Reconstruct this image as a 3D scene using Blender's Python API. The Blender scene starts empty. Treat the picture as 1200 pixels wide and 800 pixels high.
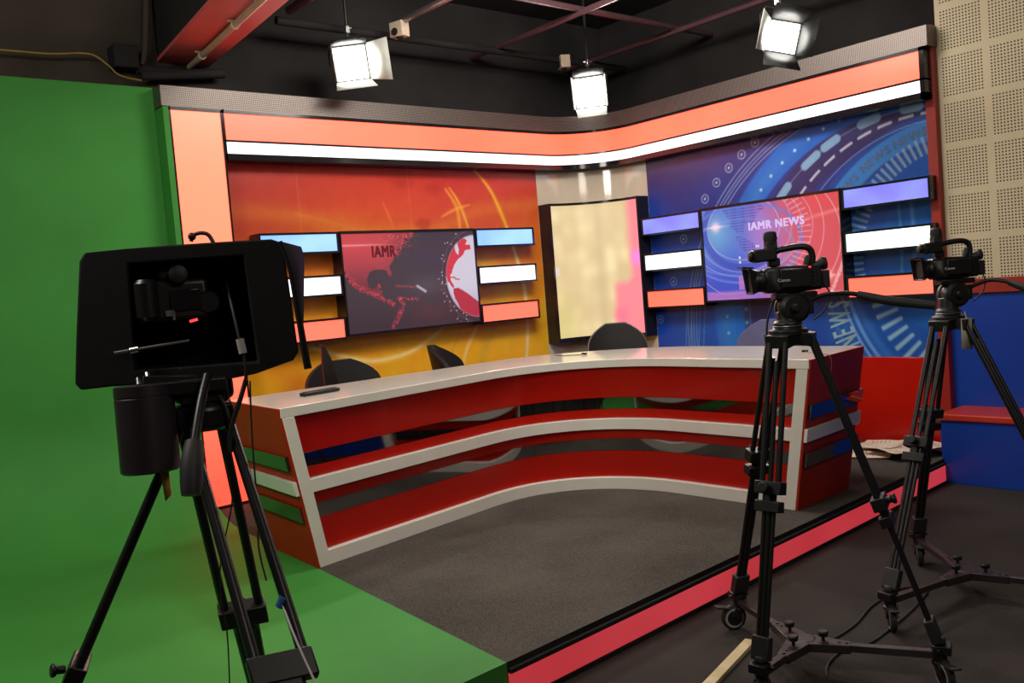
import bpy, bmesh, math, random
import numpy as np
from mathutils import Vector, Matrix

random.seed(7)
C = bpy.context.scene.collection
PI = math.pi
V = Vector

# measured points of the free-form things (metres; x along the left set wall, y along the right set wall)
K = {
    'hood_rear': [(0.5922, 2.2787, 1.6300), (0.6724, 2.2125, 1.6318), (0.7508, 2.1476, 1.6317), (0.8447, 2.0698, 1.6299), (0.9353, 1.9946, 1.6265), (0.9532, 1.9791, 1.6165), (0.9568, 1.9705, 1.5427), (0.9577, 1.9622, 1.4406), (0.9586, 1.9551, 1.3548), (0.9473, 1.9630, 1.3356), (0.8758, 2.0203, 1.3105), (0.8041, 2.0787, 1.2997), (0.7028, 2.1630, 1.3063), (0.6089, 2.2408, 1.3080), (0.5538, 2.2862, 1.3057), (0.5443, 2.2952, 1.3209), (0.5559, 2.2932, 1.4217), (0.5690, 2.2898, 1.5223), (0.5809, 2.2866, 1.6108)],
    'hood_front': [(0.7257, 2.6625, 1.6334), (0.8070, 2.5953, 1.6351), (0.8865, 2.5296, 1.6350), (0.9818, 2.4506, 1.6333), (1.0737, 2.3744, 1.6298), (1.0918, 2.3586, 1.6196), (1.0955, 2.3500, 1.5448), (1.0964, 2.3415, 1.4412), (1.0973, 2.3343, 1.3543), (1.0858, 2.3423, 1.3348), (1.0133, 2.4004, 1.3093), (0.9406, 2.4597, 1.2984), (0.8379, 2.5451, 1.3050), (0.7426, 2.6241, 1.3068), (0.6867, 2.6701, 1.3044), (0.6771, 2.6792, 1.3199), (0.6889, 2.6772, 1.4221), (0.7022, 2.6738, 1.5241), (0.7143, 2.6705, 1.6139)],
    'recess': [(0.6688, 2.2128, 1.5954), (0.8803, 2.0376, 1.5936), (0.8832, 2.0162, 1.3383), (0.6562, 2.2042, 1.3418)],
    'recess_back': [(0.7540, 2.4547, 1.6007), (0.9720, 2.2742, 1.5982), (0.9757, 2.2515, 1.3366), (0.7402, 2.4465, 1.3387)],
    'flap': [(0.9563, 1.9897, 1.6194), (1.1631, 2.3003, 1.6284), (1.1772, 2.3127, 1.6026), (1.1469, 2.2973, 1.4088), (0.9792, 1.9679, 1.4061), (0.9708, 1.9696, 1.5113)],
    'flap_edge': [(0.9503, 1.9817, 1.6188), (0.9625, 1.9666, 1.5523), (0.9670, 1.9544, 1.4396), (0.9693, 1.9472, 1.3680), (0.9717, 1.9411, 1.3126)],
    'loop': [(0.8000, 2.1464, 1.6383), (0.8046, 2.1437, 1.6523), (0.8194, 2.1318, 1.6570), (0.8331, 2.1200, 1.6514), (0.8407, 2.1122, 1.6320)],
    'loop_knob': (0.8028, 2.1450, 1.6504),
    'cam_in': (0.7921, 2.2336, 1.5003),
    'tally': [(0.7606, 2.0998, 1.4474), (0.7749, 2.0882, 1.4510)],
    'cable_label': [(0.8424, 2.0153, 1.3973), (0.8452, 2.0105, 1.3628)],
    'cable_in': [(0.8749, 2.1419, 1.5370), (0.8479, 2.0554, 1.4725), (0.8413, 2.0166, 1.4014), (0.8452, 2.0105, 1.3628), (0.8446, 2.0070, 1.3106), (0.8335, 2.0248, 1.2508), (0.8287, 2.0521, 1.2155)],
    'rod': [(0.6171, 2.2140, 1.3878), (0.7697, 2.1408, 1.4014)],
    'rod_collar': [(0.6469, 2.1895, 1.3897), (0.6626, 2.1767, 1.3921)],
    'plate': (0.7845, 2.1206, 1.2949),
    'weight': [(0.6555, 2.1502, 1.3068), (0.6499, 2.1402, 1.1112)],
    'weight_stud': [(0.6479, 2.1566, 1.3076), (0.6541, 2.1785, 1.3223)],
    'strap': [(0.6800, 2.1414, 1.1134), (0.6791, 2.1368, 1.0408)],
    'head2': (0.7906, 2.1405, 1.2810),
    'bowl2': (0.7876, 2.1383, 1.2189),
    'pan2': [(0.7721, 2.0546, 1.3185), (0.7373, 2.0144, 1.2650), (0.7012, 1.9738, 1.1917), (0.6788, 1.9491, 1.1351), (0.6640, 1.9308, 1.0742)],
    'legA': [(0.7454, 2.1600, 1.2158), (0.4830, 2.3328, 0.6229), (0.2781, 2.4676, 0.1600)],
    'legB': [(0.7929, 2.1835, 1.1858), (0.9392, 2.4102, 0.6200), (1.0581, 2.5945, 0.1600)],
    'legC': [(0.7795, 2.0912, 1.1942), (0.7580, 1.7605, 0.7053), (0.7270, 1.2833, 0.0000)],
    'hang1': [(0.8552, 2.0103, 1.2970), (0.8500, 2.0095, 1.2289), (0.8451, 2.0075, 1.1486), (0.8418, 2.0043, 1.0681), (0.8400, 1.9997, 0.9875), (0.8321, 2.0003, 0.9075), (0.8380, 1.9893, 0.8260)],
    'hang2': [(0.8196, 2.0657, 1.2980), (0.8207, 2.0621, 1.2612), (0.8255, 2.0559, 1.2301), (0.8137, 2.0626, 1.1906), (0.7984, 2.0709, 1.1310), (0.8039, 2.0586, 1.0284), (0.7815, 2.0698, 0.9288), (0.7651, 2.0781, 0.8591), (0.7597, 2.0773, 0.7883), (0.7625, 2.0688, 0.7064), (0.7552, 2.0658, 0.5848), (0.7447, 2.0654, 0.4635)],
    'hang3': [(0.8477, 2.0167, 1.2999), (0.8343, 2.0247, 1.2588), (0.8172, 2.0353, 1.2121), (0.8052, 2.0421, 1.1689), (0.8031, 2.0411, 1.1328)],
    'hang4': [(0.7927, 2.0878, 1.2948), (0.8052, 2.0751, 1.2629), (0.8142, 2.0650, 1.2272), (0.8158, 2.0601, 1.1801)],
    'hangwhite': [(0.7992, 1.8261, 0.8222), (0.7924, 1.7624, 0.7640), (0.7976, 1.6863, 0.6727)],
    'lamp1': (3.3840, 5.6483, 3.1722),
    'lamp2': (5.2964, 5.1591, 3.0084),
    'lamp3': (5.0514, 3.2087, 2.8997),
    'apex1': (2.7625, 1.8048, 1.2205),
    'cam1': (2.7843, 1.7979, 1.3702),
    'pan1': [(2.8169, 1.7426, 1.3383), (2.8422, 1.6970, 1.3556), (2.8759, 1.6168, 1.3525), (2.9105, 1.5080, 1.3218), (2.9601, 1.3739, 1.2956)],
    'apex2': (3.8511, 1.7331, 1.1784),
    'cam2': (3.8798, 1.7225, 1.3546),
    'pan2b': [(3.9288, 1.6536, 1.3224), (3.9492, 1.5990, 1.3397), (3.9500, 1.5325, 1.3285), (3.9228, 1.4487, 1.2974), (3.8837, 1.3218, 1.2528)],
    'tag': [(3.8092, 1.6647, 1.1910), (3.8446, 1.6352, 1.1873), (3.8333, 1.6350, 1.0596), (3.7993, 1.6634, 1.0632)],
    'boxg1': (4.0191, 5.9320, 3.5619),
    'boxg2': (5.9086, 6.0565, 3.5284),
    'jbox1': (3.7860, 5.5878, 3.4400),
    'jbox2': (5.6559, 5.7975, 3.4400),
    'earcord': [(3.1957, 2.0104, 1.1128), (3.1671, 1.9675, 1.0920), (3.1327, 1.9292, 1.0692), (3.1262, 1.9317, 1.0295), (3.1059, 1.9468, 1.0080), (3.1099, 1.9707, 1.0238)],
    'wcable': [(1.0991, 6.1000, 3.1474), (1.3261, 6.1000, 3.1517), (1.5169, 6.1000, 3.1563), (1.7387, 6.1000, 3.1796), (1.8418, 6.1000, 3.1251), (1.9145, 6.1000, 3.0608), (2.0475, 6.1000, 3.0393), (2.1318, 6.1000, 3.0522)],
    'wpipeA': [(2.0273, 6.1000, 3.1099), (2.3209, 6.1000, 3.1204)],
    'wpipeB': [(2.0503, 6.1000, 3.0674), (2.6219, 6.1000, 3.1364)],
    'wpipeV': [(2.0633, 6.1000, 3.1412), (2.0947, 6.1000, 3.2338), (2.1175, 6.1000, 3.4041), (2.1490, 6.1000, 3.6597)],
    'wbox': [(1.8812, 6.1000, 3.2547), (2.0377, 6.1000, 3.1053)],
    'hookA': [(1.2249, 4.9620, 3.1405), (1.2264, 4.9569, 3.0884), (1.2267, 4.9544, 3.0581)],
    'yellowbar': [(1.3467, 4.8577, 3.0931), (1.3858, 4.8248, 3.0846)],
}

# ------------------------------------------------------------------ materials
def lin(c):
    out = []
    for v in c[:3]:
        v = v / 255.0
        out.append(v / 12.92 if v <= 0.04045 else ((v + 0.055) / 1.055) ** 2.4)
    return tuple(out)

def _new(name):
    m = bpy.data.materials.new(name)
    m.use_nodes = True
    nt = m.node_tree
    return m, nt, nt.nodes, nt.links, nt.nodes['Principled BSDF']

def mat(name, col, rough=0.5, metal=0.0, vary=0.12, scale=8.0, spec=0.5, coat=0.0, bump=0.0, bscale=200.0, emit=0.0, ecol=None):
    m, nt, N, L, b = _new(name)
    b.inputs['Roughness'].default_value = rough
    b.inputs['Metallic'].default_value = metal
    b.inputs['Specular IOR Level'].default_value = spec
    b.inputs['Coat Weight'].default_value = coat
    b.inputs['Coat Roughness'].default_value = 0.04
    tc = N.new('ShaderNodeTexCoord')
    nz = N.new('ShaderNodeTexNoise'); nz.inputs['Scale'].default_value = scale
    nz.inputs['Detail'].default_value = 4.0
    L.new(tc.outputs['Object'], nz.inputs['Vector'])
    rp = N.new('ShaderNodeValToRGB')
    rp.color_ramp.elements[0].position = 0.3; rp.color_ramp.elements[1].position = 0.7
    rp.color_ramp.elements[0].color = tuple(x * (1 - vary) for x in col) + (1,)
    rp.color_ramp.elements[1].color = tuple(min(1, x * (1 + vary)) for x in col) + (1,)
    L.new(nz.outputs['Fac'], rp.inputs['Fac'])
    L.new(rp.outputs['Color'], b.inputs['Base Color'])
    if emit:
        b.inputs['Emission Color'].default_value = (ecol or col) + (1,)
        b.inputs['Emission Strength'].default_value = emit
    if bump:
        n2 = N.new('ShaderNodeTexNoise'); n2.inputs['Scale'].default_value = bscale
        L.new(tc.outputs['Object'], n2.inputs['Vector'])
        bp = N.new('ShaderNodeBump'); bp.inputs['Strength'].default_value = bump
        bp.inputs['Distance'].default_value = 0.01
        L.new(n2.outputs['Fac'], bp.inputs['Height'])
        L.new(bp.outputs['Normal'], b.inputs['Normal'])
    return m

def glow(name, c0, c1, strength, scale=1.2, zgrad=None):
    """lit acrylic: two close tints of light over a pale face"""
    m, nt, N, L, b = _new(name)
    b.inputs['Base Color'].default_value = (0.06, 0.06, 0.06, 1)
    b.inputs['Roughness'].default_value = 0.35
    tc = N.new('ShaderNodeTexCoord')
    nz = N.new('ShaderNodeTexNoise'); nz.inputs['Scale'].default_value = scale
    nz.inputs['Detail'].default_value = 1.0
    L.new(tc.outputs['Object'], nz.inputs['Vector'])
    rp = N.new('ShaderNodeValToRGB')
    rp.color_ramp.elements[0].position = 0.35; rp.color_ramp.elements[1].position = 0.65
    rp.color_ramp.elements[0].color = c0 + (1,); rp.color_ramp.elements[1].color = c1 + (1,)
    if zgrad:                                             # the tint of the lamps changes up the column
        sp = N.new('ShaderNodeSeparateXYZ'); L.new(tc.outputs['Generated'], sp.inputs[0])
        L.new(sp.outputs['Z'], rp.inputs['Fac'])
        rp.color_ramp.elements[0].position, rp.color_ramp.elements[1].position = zgrad
    else:
        L.new(nz.outputs['Fac'], rp.inputs['Fac'])
    L.new(rp.outputs['Color'], b.inputs['Emission Color'])
    b.inputs['Emission Strength'].default_value = strength
    return m

def attr_mat(name, emit=0.0, rough=0.3, spec=0.5, gain=1.0):
    """printed or displayed picture: the colours live in the mesh"""
    m, nt, N, L, b = _new(name)
    at = N.new('ShaderNodeAttribute'); at.attribute_name = 'Col'
    b.inputs['Roughness'].default_value = rough
    b.inputs['Specular IOR Level'].default_value = spec
    if emit:
        b.inputs['Base Color'].default_value = (0.02, 0.02, 0.02, 1)
        L.new(at.outputs['Color'], b.inputs['Emission Color'])
        b.inputs['Emission Strength'].default_value = emit
    else:
        L.new(at.outputs['Color'], b.inputs['Base Color'])
    return m

def perforated_board(name):
    """beige acoustic board: 13 x 13 round holes in each 30 cm tile"""
    m, nt, N, L, b = _new(name)
    b.inputs['Roughness'].default_value = 0.75
    tc = N.new('ShaderNodeTexCoord')
    sep = N.new('ShaderNodeSeparateXYZ'); L.new(tc.outputs['Object'], sep.inputs[0])
    def M(op, a, bb=None, clamp=False):
        n = N.new('ShaderNodeMath'); n.operation = op; n.use_clamp = clamp
        for i, v in enumerate((a, bb)):
            if v is None: continue
            if isinstance(v, (int, float)): n.inputs[i].default_value = v
            else: L.new(v, n.inputs[i])
        return n.outputs[0]
    def axis(sock, off):
        t = M('SUBTRACT', sock, off)
        t = M('MODULO', M('ADD', t, 30.0), 0.30)              # place within the tile, 0..0.30
        inside = M('MULTIPLY', M('GREATER_THAN', t, 0.0), M('LESS_THAN', t, 0.26))
        h = M('MODULO', t, 0.02)
        return M('SUBTRACT', h, 0.01), inside
    hy, iy = axis(sep.outputs['Y'], 2.427)
    hz, iz = axis(sep.outputs['Z'], 2.487)
    d = M('SQRT', M('ADD', M('MULTIPLY', hy, hy), M('MULTIPLY', hz, hz)))
    hole = M('MULTIPLY', M('MULTIPLY', M('LESS_THAN', d, 0.0056), iy), iz)
    nz = N.new('ShaderNodeTexNoise'); nz.inputs['Scale'].default_value = 5
    L.new(tc.outputs['Object'], nz.inputs['Vector'])
    rp = N.new('ShaderNodeValToRGB')
    rp.color_ramp.elements[0].color = (0.50, 0.42, 0.27, 1); rp.color_ramp.elements[1].color = (0.58, 0.49, 0.33, 1)
    L.new(nz.outputs['Fac'], rp.inputs['Fac'])
    mx = N.new('ShaderNodeMix'); mx.data_type = 'RGBA'
    L.new(hole, mx.inputs['Factor']); L.new(rp.outputs['Color'], mx.inputs['A'])
    mx.inputs['B'].default_value = (0.05, 0.035, 0.02, 1)
    L.new(mx.outputs['Result'], b.inputs['Base Color'])
    return m

def perforated_metal(name):
    m, nt, N, L, b = _new(name)
    b.inputs['Metallic'].default_value = 0.75
    b.inputs['Roughness'].default_value = 0.46
    tc = N.new('ShaderNodeTexCoord')
    sep = N.new('ShaderNodeSeparateXYZ'); L.new(tc.outputs['Object'], sep.inputs[0])
    def M(op, a, bb=None):
        n = N.new('ShaderNodeMath'); n.operation = op
        for i, v in enumerate((a, bb)):
            if v is None: continue
            if isinstance(v, (int, float)): n.inputs[i].default_value = v
            else: L.new(v, n.inputs[i])
        return n.outputs[0]
    u = M('SUBTRACT', sep.outputs['X'], sep.outputs['Y'])
    p = 0.020
    a = M('SINE', M('MULTIPLY', M('ADD', u, sep.outputs['Z']), 2 * PI / p))
    c = M('SINE', M('MULTIPLY', M('SUBTRACT', u, sep.outputs['Z']), 2 * PI / p))
    hole = M('GREATER_THAN', M('MULTIPLY', a, c), 0.18)
    mx = N.new('ShaderNodeMix'); mx.data_type = 'RGBA'
    L.new(hole, mx.inputs['Factor'])
    mx.inputs['A'].default_value = (0.24, 0.205, 0.185, 1); mx.inputs['B'].default_value = (0.025, 0.022, 0.02, 1)
    L.new(mx.outputs['Result'], b.inputs['Base Color'])
    return m

def carpet(name, a, b_, scale=260):
    m, nt, N, L, b = _new(name)
    b.inputs['Roughness'].default_value = 0.95
    b.inputs['Specular IOR Level'].default_value = 0.1
    tc = N.new('ShaderNodeTexCoord')
    n1 = N.new('ShaderNodeTexNoise'); n1.inputs['Scale'].default_value = scale; n1.inputs['Detail'].default_value = 3
    n2 = N.new('ShaderNodeTexNoise'); n2.inputs['Scale'].default_value = 2.2; n2.inputs['Detail'].default_value = 5
    L.new(tc.outputs['Object'], n1.inputs['Vector']); L.new(tc.outputs['Object'], n2.inputs['Vector'])
    ad = N.new('ShaderNodeMath'); ad.operation = 'MULTIPLY_ADD'; ad.inputs[1].default_value = 0.35; 
    L.new(n2.outputs['Fac'], ad.inputs[0]); L.new(n1.outputs['Fac'], ad.inputs[2])
    rp = N.new('ShaderNodeValToRGB')
    rp.color_ramp.elements[0].position = 0.48; rp.color_ramp.elements[1].position = 0.86
    rp.color_ramp.elements[0].color = a + (1,); rp.color_ramp.elements[1].color = b_ + (1,)
    L.new(ad.outputs[0], rp.inputs['Fac']); L.new(rp.outputs['Color'], b.inputs['Base Color'])
    bp = N.new('ShaderNodeBump'); bp.inputs['Strength'].default_value = 0.4; bp.inputs['Distance'].default_value = 0.004
    L.new(n1.outputs['Fac'], bp.inputs['Height']); L.new(bp.outputs['Normal'], b.inputs['Normal'])
    return m

M_ = {}
M_['green'] = mat('chroma_green_paint', (0.046, 0.245, 0.038), 0.65, vary=0.10, scale=1.6, spec=0.25)
M_['carpet'] = carpet('charcoal_carpet', (0.030, 0.026, 0.0225), (0.118, 0.103, 0.088))
M_['floor'] = carpet('dark_carpet', (0.025, 0.021, 0.019), (0.068, 0.058, 0.053))
M_['black'] = mat('black_plastic', (0.009, 0.008, 0.008), 0.42, spec=0.4)
M_['blackgloss'] = mat('black_gloss_acrylic', (0.012, 0.010, 0.012), 0.12)
M_['blackmetal'] = mat('black_anodised_metal', (0.010, 0.009, 0.009), 0.36, spec=0.4)
M_['dollymetal'] = mat('dark_painted_metal', (0.028, 0.022, 0.022), 0.38, spec=0.45)
M_['fabric'] = mat('black_fabric', (0.007, 0.006, 0.0055), 0.85, bump=0.2, bscale=350, spec=0.2)
M_['matblack'] = mat('matt_black_paint', (0.020, 0.018, 0.018), 0.8, scale=2, vary=0.3, spec=0.2)
M_['brownblack'] = mat('dark_brown_wall_paint', (0.055, 0.043, 0.034), 0.85, scale=1.3, vary=0.45, spec=0.15)
M_['red'] = mat('red_laminate', (0.44, 0.0085, 0.003), 0.25, vary=0.04, spec=0.4, coat=0.12)
M_['redend'] = mat('green_bounce_red_laminate', (0.40, 0.022, 0.006), 0.45, vary=0.04, spec=0.2)  # same red laminate with green bounce light mixed into its colour
M_['weight'] = mat('dark_plum_painted_steel', (0.026, 0.017, 0.021), 0.4)
M_['redpaint'] = mat('red_paint', (0.28, 0.014, 0.006), 0.45, vary=0.06)
M_['white'] = mat('white_laminate', (0.79, 0.755, 0.67), 0.14, vary=0.03, coat=0.35)
M_['cream'] = mat('cream_gloss_laminate', (0.55, 0.47, 0.36), 0.10, vary=0.04, coat=0.5)
M_['mirror'] = mat('smoked_mirror_acrylic', (0.30, 0.30, 0.30), 0.04, metal=1.0, vary=0.02)
M_['blue'] = mat('royal_blue_laminate', (0.006, 0.045, 0.32), 0.35, vary=0.05)
M_['redseat'] = mat('red_vinyl', (0.50, 0.035, 0.018), 0.4, vary=0.06)
M_['beige'] = perforated_board('beige_perforated_board')
M_['mesh'] = perforated_metal('perforated_steel')
M_['beam'] = mat('red_spill_beam', (0.62, 0.095, 0.10), 0.6, scale=2, vary=0.1)  # red light spilling onto the beam, put into its colour
M_['pipe'] = mat('red_spill_pipe', (0.085, 0.040, 0.048), 0.4, metal=0.2)  # maroon tint stands in for red light falling on the pipes
M_['conduit'] = mat('grey_conduit', (0.36, 0.28, 0.20), 0.5)
M_['greypipe'] = mat('steel_pipe', (0.30, 0.27, 0.25), 0.35, metal=0.7)
M_['ivory'] = mat('ivory_plastic', (0.62, 0.50, 0.37), 0.5)
M_['silver'] = mat('brushed_steel', (0.55, 0.54, 0.52), 0.3, metal=1.0)
M_['paper'] = mat('newsprint', (0.80, 0.69, 0.55), 0.9, vary=0.05)
M_['ink'] = mat('printing_ink', (0.20, 0.15, 0.11), 0.9)
M_['inkred'] = mat('orange_printing_ink', (0.55, 0.22, 0.09), 0.9)
M_['wood'] = mat('pale_pine', (0.62, 0.50, 0.28), 0.7, scale=14)
M_['rubber'] = mat('black_rubber', (0.014, 0.013, 0.013), 0.6)
M_['hubring'] = mat('grey_wheel_ring', (0.34, 0.33, 0.33), 0.4)
M_['chair'] = mat('black_leatherette', (0.008, 0.0075, 0.0075), 0.5, spec=0.3)
M_['chairblue'] = mat('slate_blue_fabric', (0.10, 0.10, 0.20), 0.9, bump=0.2, bscale=300)
M_['lilac'] = mat('lilac_grey_lining', (0.030, 0.023, 0.034), 0.9, spec=0.0)
M_['lampwhite'] = glow('lamp_diffuser', (1.0, 0.97, 0.90), (1.0, 0.98, 0.93), 40.0)
M_['lamphousing'] = mat('lamp_housing_paint', (0.10, 0.10, 0.09), 0.5)
M_['door'] = mat('unlit_barn_door_paint', (0.007, 0.007, 0.006), 0.6, spec=0.15)  # door colour darkened for the leaves that look unlit
M_['doorlight'] = mat('lit_barn_door_paint', (0.55, 0.55, 0.5), 0.5)  # door colour lightened for the leaves that catch the lamp
M_['orangeglow'] = glow('orange_lit_acrylic', (3.0, 0.185, 0.078), (3.0, 0.245, 0.108), 1.0)
M_['columnglow'] = glow('peach_lit_acrylic', (3.0, 0.12, 0.06), (2.6, 0.36, 0.175), 1.0, zgrad=(0.05, 0.62))
M_['redglow'] = glow('coral_lit_acrylic', (2.0, 0.19, 0.10), (2.0, 0.225, 0.125), 1.0)
M_['whiteglow'] = glow('white_lit_acrylic', (1.25, 1.35, 1.4), (1.5, 1.5, 1.5), 1.3)
M_['cyanglow'] = glow('sky_blue_lit_acrylic', (0.28, 0.58, 1.45), (0.42, 0.78, 1.45), 1.0, 3.0)
M_['violetglow'] = glow('violet_blue_lit_acrylic', (0.22, 0.20, 1.15), (0.30, 0.36, 1.2), 1.0, 3.0)
M_['stripglow'] = glow('red_lit_strip', (0.43, 0.024, 0.034), (0.50, 0.036, 0.05), 1.0, 1.5)
M_['tally'] = glow('red_tally_lamp', (1.4, 0.05, 0.05), (1.4, 0.06, 0.06), 1.5)
M_['labelwhite'] = mat('white_cable_label', (0.42, 0.40, 0.36), 0.7)
M_['bluetape'] = mat('blue_tape', (0.03, 0.12, 0.35), 0.6)
M_['yellow'] = mat('yellow_strap', (0.75, 0.42, 0.06), 0.7)
M_['yellowcable'] = mat('yellow_cable', (0.30, 0.20, 0.03), 0.6)
M_['screenink'] = mat('white_logo_print', (0.55, 0.55, 0.55), 0.6)
M_['pillow_tag'] = mat('cream_card', (0.34, 0.31, 0.22), 0.8)
M_['wire'] = mat('pinkish_wire', (0.28, 0.10, 0.08), 0.5)
M_['whitewire'] = mat('white_wire', (0.55, 0.52, 0.50), 0.5)
M_['print'] = attr_mat('printed_vinyl_graphic', 0.0, 0.28, 0.45)
M_['tvpic'] = attr_mat('television_picture', 1.0, 0.15)
M_['panelpic'] = attr_mat('coloured_light_panel', 1.0, 0.35)
M_['textdark'] = mat('dark_screen_lettering', (0.02, 0.004, 0.006), 0.3, emit=1.0, ecol=(0.10, 0.006, 0.012))
M_['textpale'] = mat('pale_screen_lettering', (0.1, 0.1, 0.1), 0.3, emit=1.0, ecol=(0.62, 0.44, 0.80))
M_['printdark'] = mat('navy_printed_letters', (0.09, 0.14, 0.235), 0.3)
M_['printpale'] = mat('pale_printed_letters', (0.25, 0.42, 0.50), 0.3)

# ------------------------------------------------------------------ mesh building
class MB:
    def __init__(s): s.v = []; s.f = []; s.m = []
    def add(s, verts, faces, mi=0):
        o = len(s.v); s.v += [tuple(p) for p in verts]
        s.f += [tuple(i + o for i in f) for f in faces]; s.m += [mi] * len(faces); return s
    def quad(s, a, b, c, d, mi=0): return s.add([a, b, c, d], [(0, 1, 2, 3)], mi)
    def box(s, c, d, R=None, mi=0, taper=1.0):
        R = R or Matrix.Identity(3); c = V(c)
        vs = []
        for z in (-1, 1):
            k = taper if z > 0 else 1.0
            for x, y in ((-1, -1), (1, -1), (1, 1), (-1, 1)):
                vs.append(c + R @ V((x * d[0] / 2 * k, y * d[1] / 2 * k, z * d[2] / 2)))
        return s.add(vs, [(3, 2, 1, 0), (4, 5, 6, 7), (0, 1, 5, 4), (1, 2, 6, 5), (2, 3, 7, 6), (3, 0, 4, 7)], mi)
    def bx(s, x0, x1, y0, y1, z0, z1, mi=0):
        return s.box(((x0 + x1) / 2, (y0 + y1) / 2, (z0 + z1) / 2), (x1 - x0, y1 - y0, z1 - z0), None, mi)
    def bar(s, a, b, w, h, mi=0, up=(0, 0, 1)):
        a, b = V(a), V(b); z = (b - a); L = z.length; z.normalize()
        u = V(up)
        if abs(z.dot(u)) > 0.98: u = V((1, 0, 0))
        x = u.cross(z).normalized(); y = z.cross(x)
        R = Matrix((x, y, z)).transposed()
        return s.box((a + b) / 2, (w, h, L), R, mi)
    def tube(s, pts, r, n=10, mi=0, caps=True):
        pts = [V(p) for p in pts]
        rs = r if isinstance(r, (list, tuple)) else [r] * len(pts)
        T = []
        for i in range(len(pts)):
            a = pts[max(0, i - 1)]; b = pts[min(len(pts) - 1, i + 1)]
            T.append((b - a).normalized())
        u = T[0].orthogonal().normalized()
        rings = []
        o = len(s.v)
        for i, p in enumerate(pts):
            t = T[i]; u = (u - t * u.dot(t)).normalized(); w = t.cross(u)
            for k in range(n):
                a = 2 * PI * k / n
                s.v.append(tuple(p + (u * math.cos(a) + w * math.sin(a)) * rs[i]))
        for i in range(len(pts) - 1):
            for k in range(n):
                k2 = (k + 1) % n
                s.f.append((o + i * n + k, o + i * n + k2, o + (i + 1) * n + k2, o + (i + 1) * n + k)); s.m.append(mi)
        if caps:
            s.f.append(tuple(o + k for k in range(n))[::-1]); s.m.append(mi)
            e = o + (len(pts) - 1) * n
            s.f.append(tuple(e + k for k in range(n))); s.m.append(mi)
        return s
    def lathe(s, c, axis, prof, n=20, mi=0):
        """prof: (distance along axis, radius)"""
        c = V(c); a = V(axis).normalized()
        pts = [c + a * d for d, r in prof]
        u = a.orthogonal().normalized(); w = a.cross(u); o = len(s.v)
        for p, (d, r) in zip(pts, prof):
            for k in range(n):
                t = 2 * PI * k / n
                s.v.append(tuple(p + (u * math.cos(t) + w * math.sin(t)) * max(r, 1e-5)))
        for i in range(len(prof) - 1):
            for k in range(n):
                k2 = (k + 1) % n
                s.f.append((o + i * n + k, o + i * n + k2, o + (i + 1) * n + k2, o + (i + 1) * n + k)); s.m.append(mi)
        s.f.append(tuple(o + k for k in range(n))[::-1]); s.m.append(mi)
        e = o + (len(prof) - 1) * n
        s.f.append(tuple(e + k for k in range(n))); s.m.append(mi)
        return s
    def loft(s, A, B, mi=0, caps=True):
        """two closed outlines with the same count"""
        n = len(A); o = len(s.v); s.v += [tuple(p) for p in A] + [tuple(p) for p in B]
        for k in range(n):
            k2 = (k + 1) % n
            s.f.append((o + k, o + k2, o + n + k2, o + n + k)); s.m.append(mi)
        if caps:
            s.f.append(tuple(o + k for k in range(n))[::-1]); s.m.append(mi)
            s.f.append(tuple(o + n + k for k in range(n))); s.m.append(mi)
        return s
    def grid(s, rows, mi=0, close=False):
        """rows of points -> skin"""
        o = len(s.v); n = len(rows[0])
        for r in rows: s.v += [tuple(p) for p in r]
        for i in range(len(rows) - 1):
            for k in range(n if close else n - 1):
                k2 = (k + 1) % n
                s.f.append((o + i * n + k, o + i * n + k2, o + (i + 1) * n + k2, o + (i + 1) * n + k)); s.m.append(mi)
        return s
    def ball(s, c, r, n=12, mi=0, sq=(1, 1, 1)):
        c = V(c); rows = []
        for i in range(n // 2 + 1):
            p = PI * i / (n // 2)
            rows.append([c + V((math.sin(p) * math.cos(2 * PI * k / n) * r * sq[0], math.sin(p) * math.sin(2 * PI * k / n) * r * sq[1], math.cos(p) * r * sq[2])) for k in range(n)])
        return s.grid(rows, mi, True)

def obj(name, mb, m, parent=None, world=True, bevel=0.0, smooth=True, seg=2, solid=0.0):
    me = bpy.data.meshes.new(name)
    vs = mb.v
    if parent is not None and world:
        M0 = parent.matrix_basis.copy(); q_ = parent.parent
        while q_ is not None: M0 = q_.matrix_basis @ M0; q_ = q_.parent
        inv = M0.inverted()
        vs = [tuple(inv @ V(p)) for p in vs]
    me.from_pydata(vs, [], mb.f)
    ms = m if isinstance(m, (list, tuple)) else [m]
    for x in ms: me.materials.append(x)
    if len(ms) > 1: me.polygons.foreach_set('material_index', mb.m)
    bm = bmesh.new(); bm.from_mesh(me)
    bmesh.ops.remove_doubles(bm, verts=bm.verts, dist=1e-6)
    bmesh.ops.recalc_face_normals(bm, faces=bm.faces)
    bm.to_mesh(me); bm.free()
    if smooth:
        me.polygons.foreach_set('use_smooth', [True] * len(me.polygons))
        me.set_sharp_from_angle(angle=math.radians(38))
    o = bpy.data.objects.new(name, me); C.objects.link(o)
    if parent is not None: o.parent = parent
    if solid:
        q = o.modifiers.new('thickness', 'SOLIDIFY'); q.thickness = solid; q.offset = 0
    if bevel:
        q = o.modifiers.new('bevel', 'BEVEL'); q.width = bevel; q.segments = seg
        q.limit_method = 'ANGLE'; q.angle_limit = math.radians(40)
    return o

def tag(o, label, cat, group=None):
    o['label'] = label; o['category'] = cat
    if group: o['group'] = group
    return o

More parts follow.
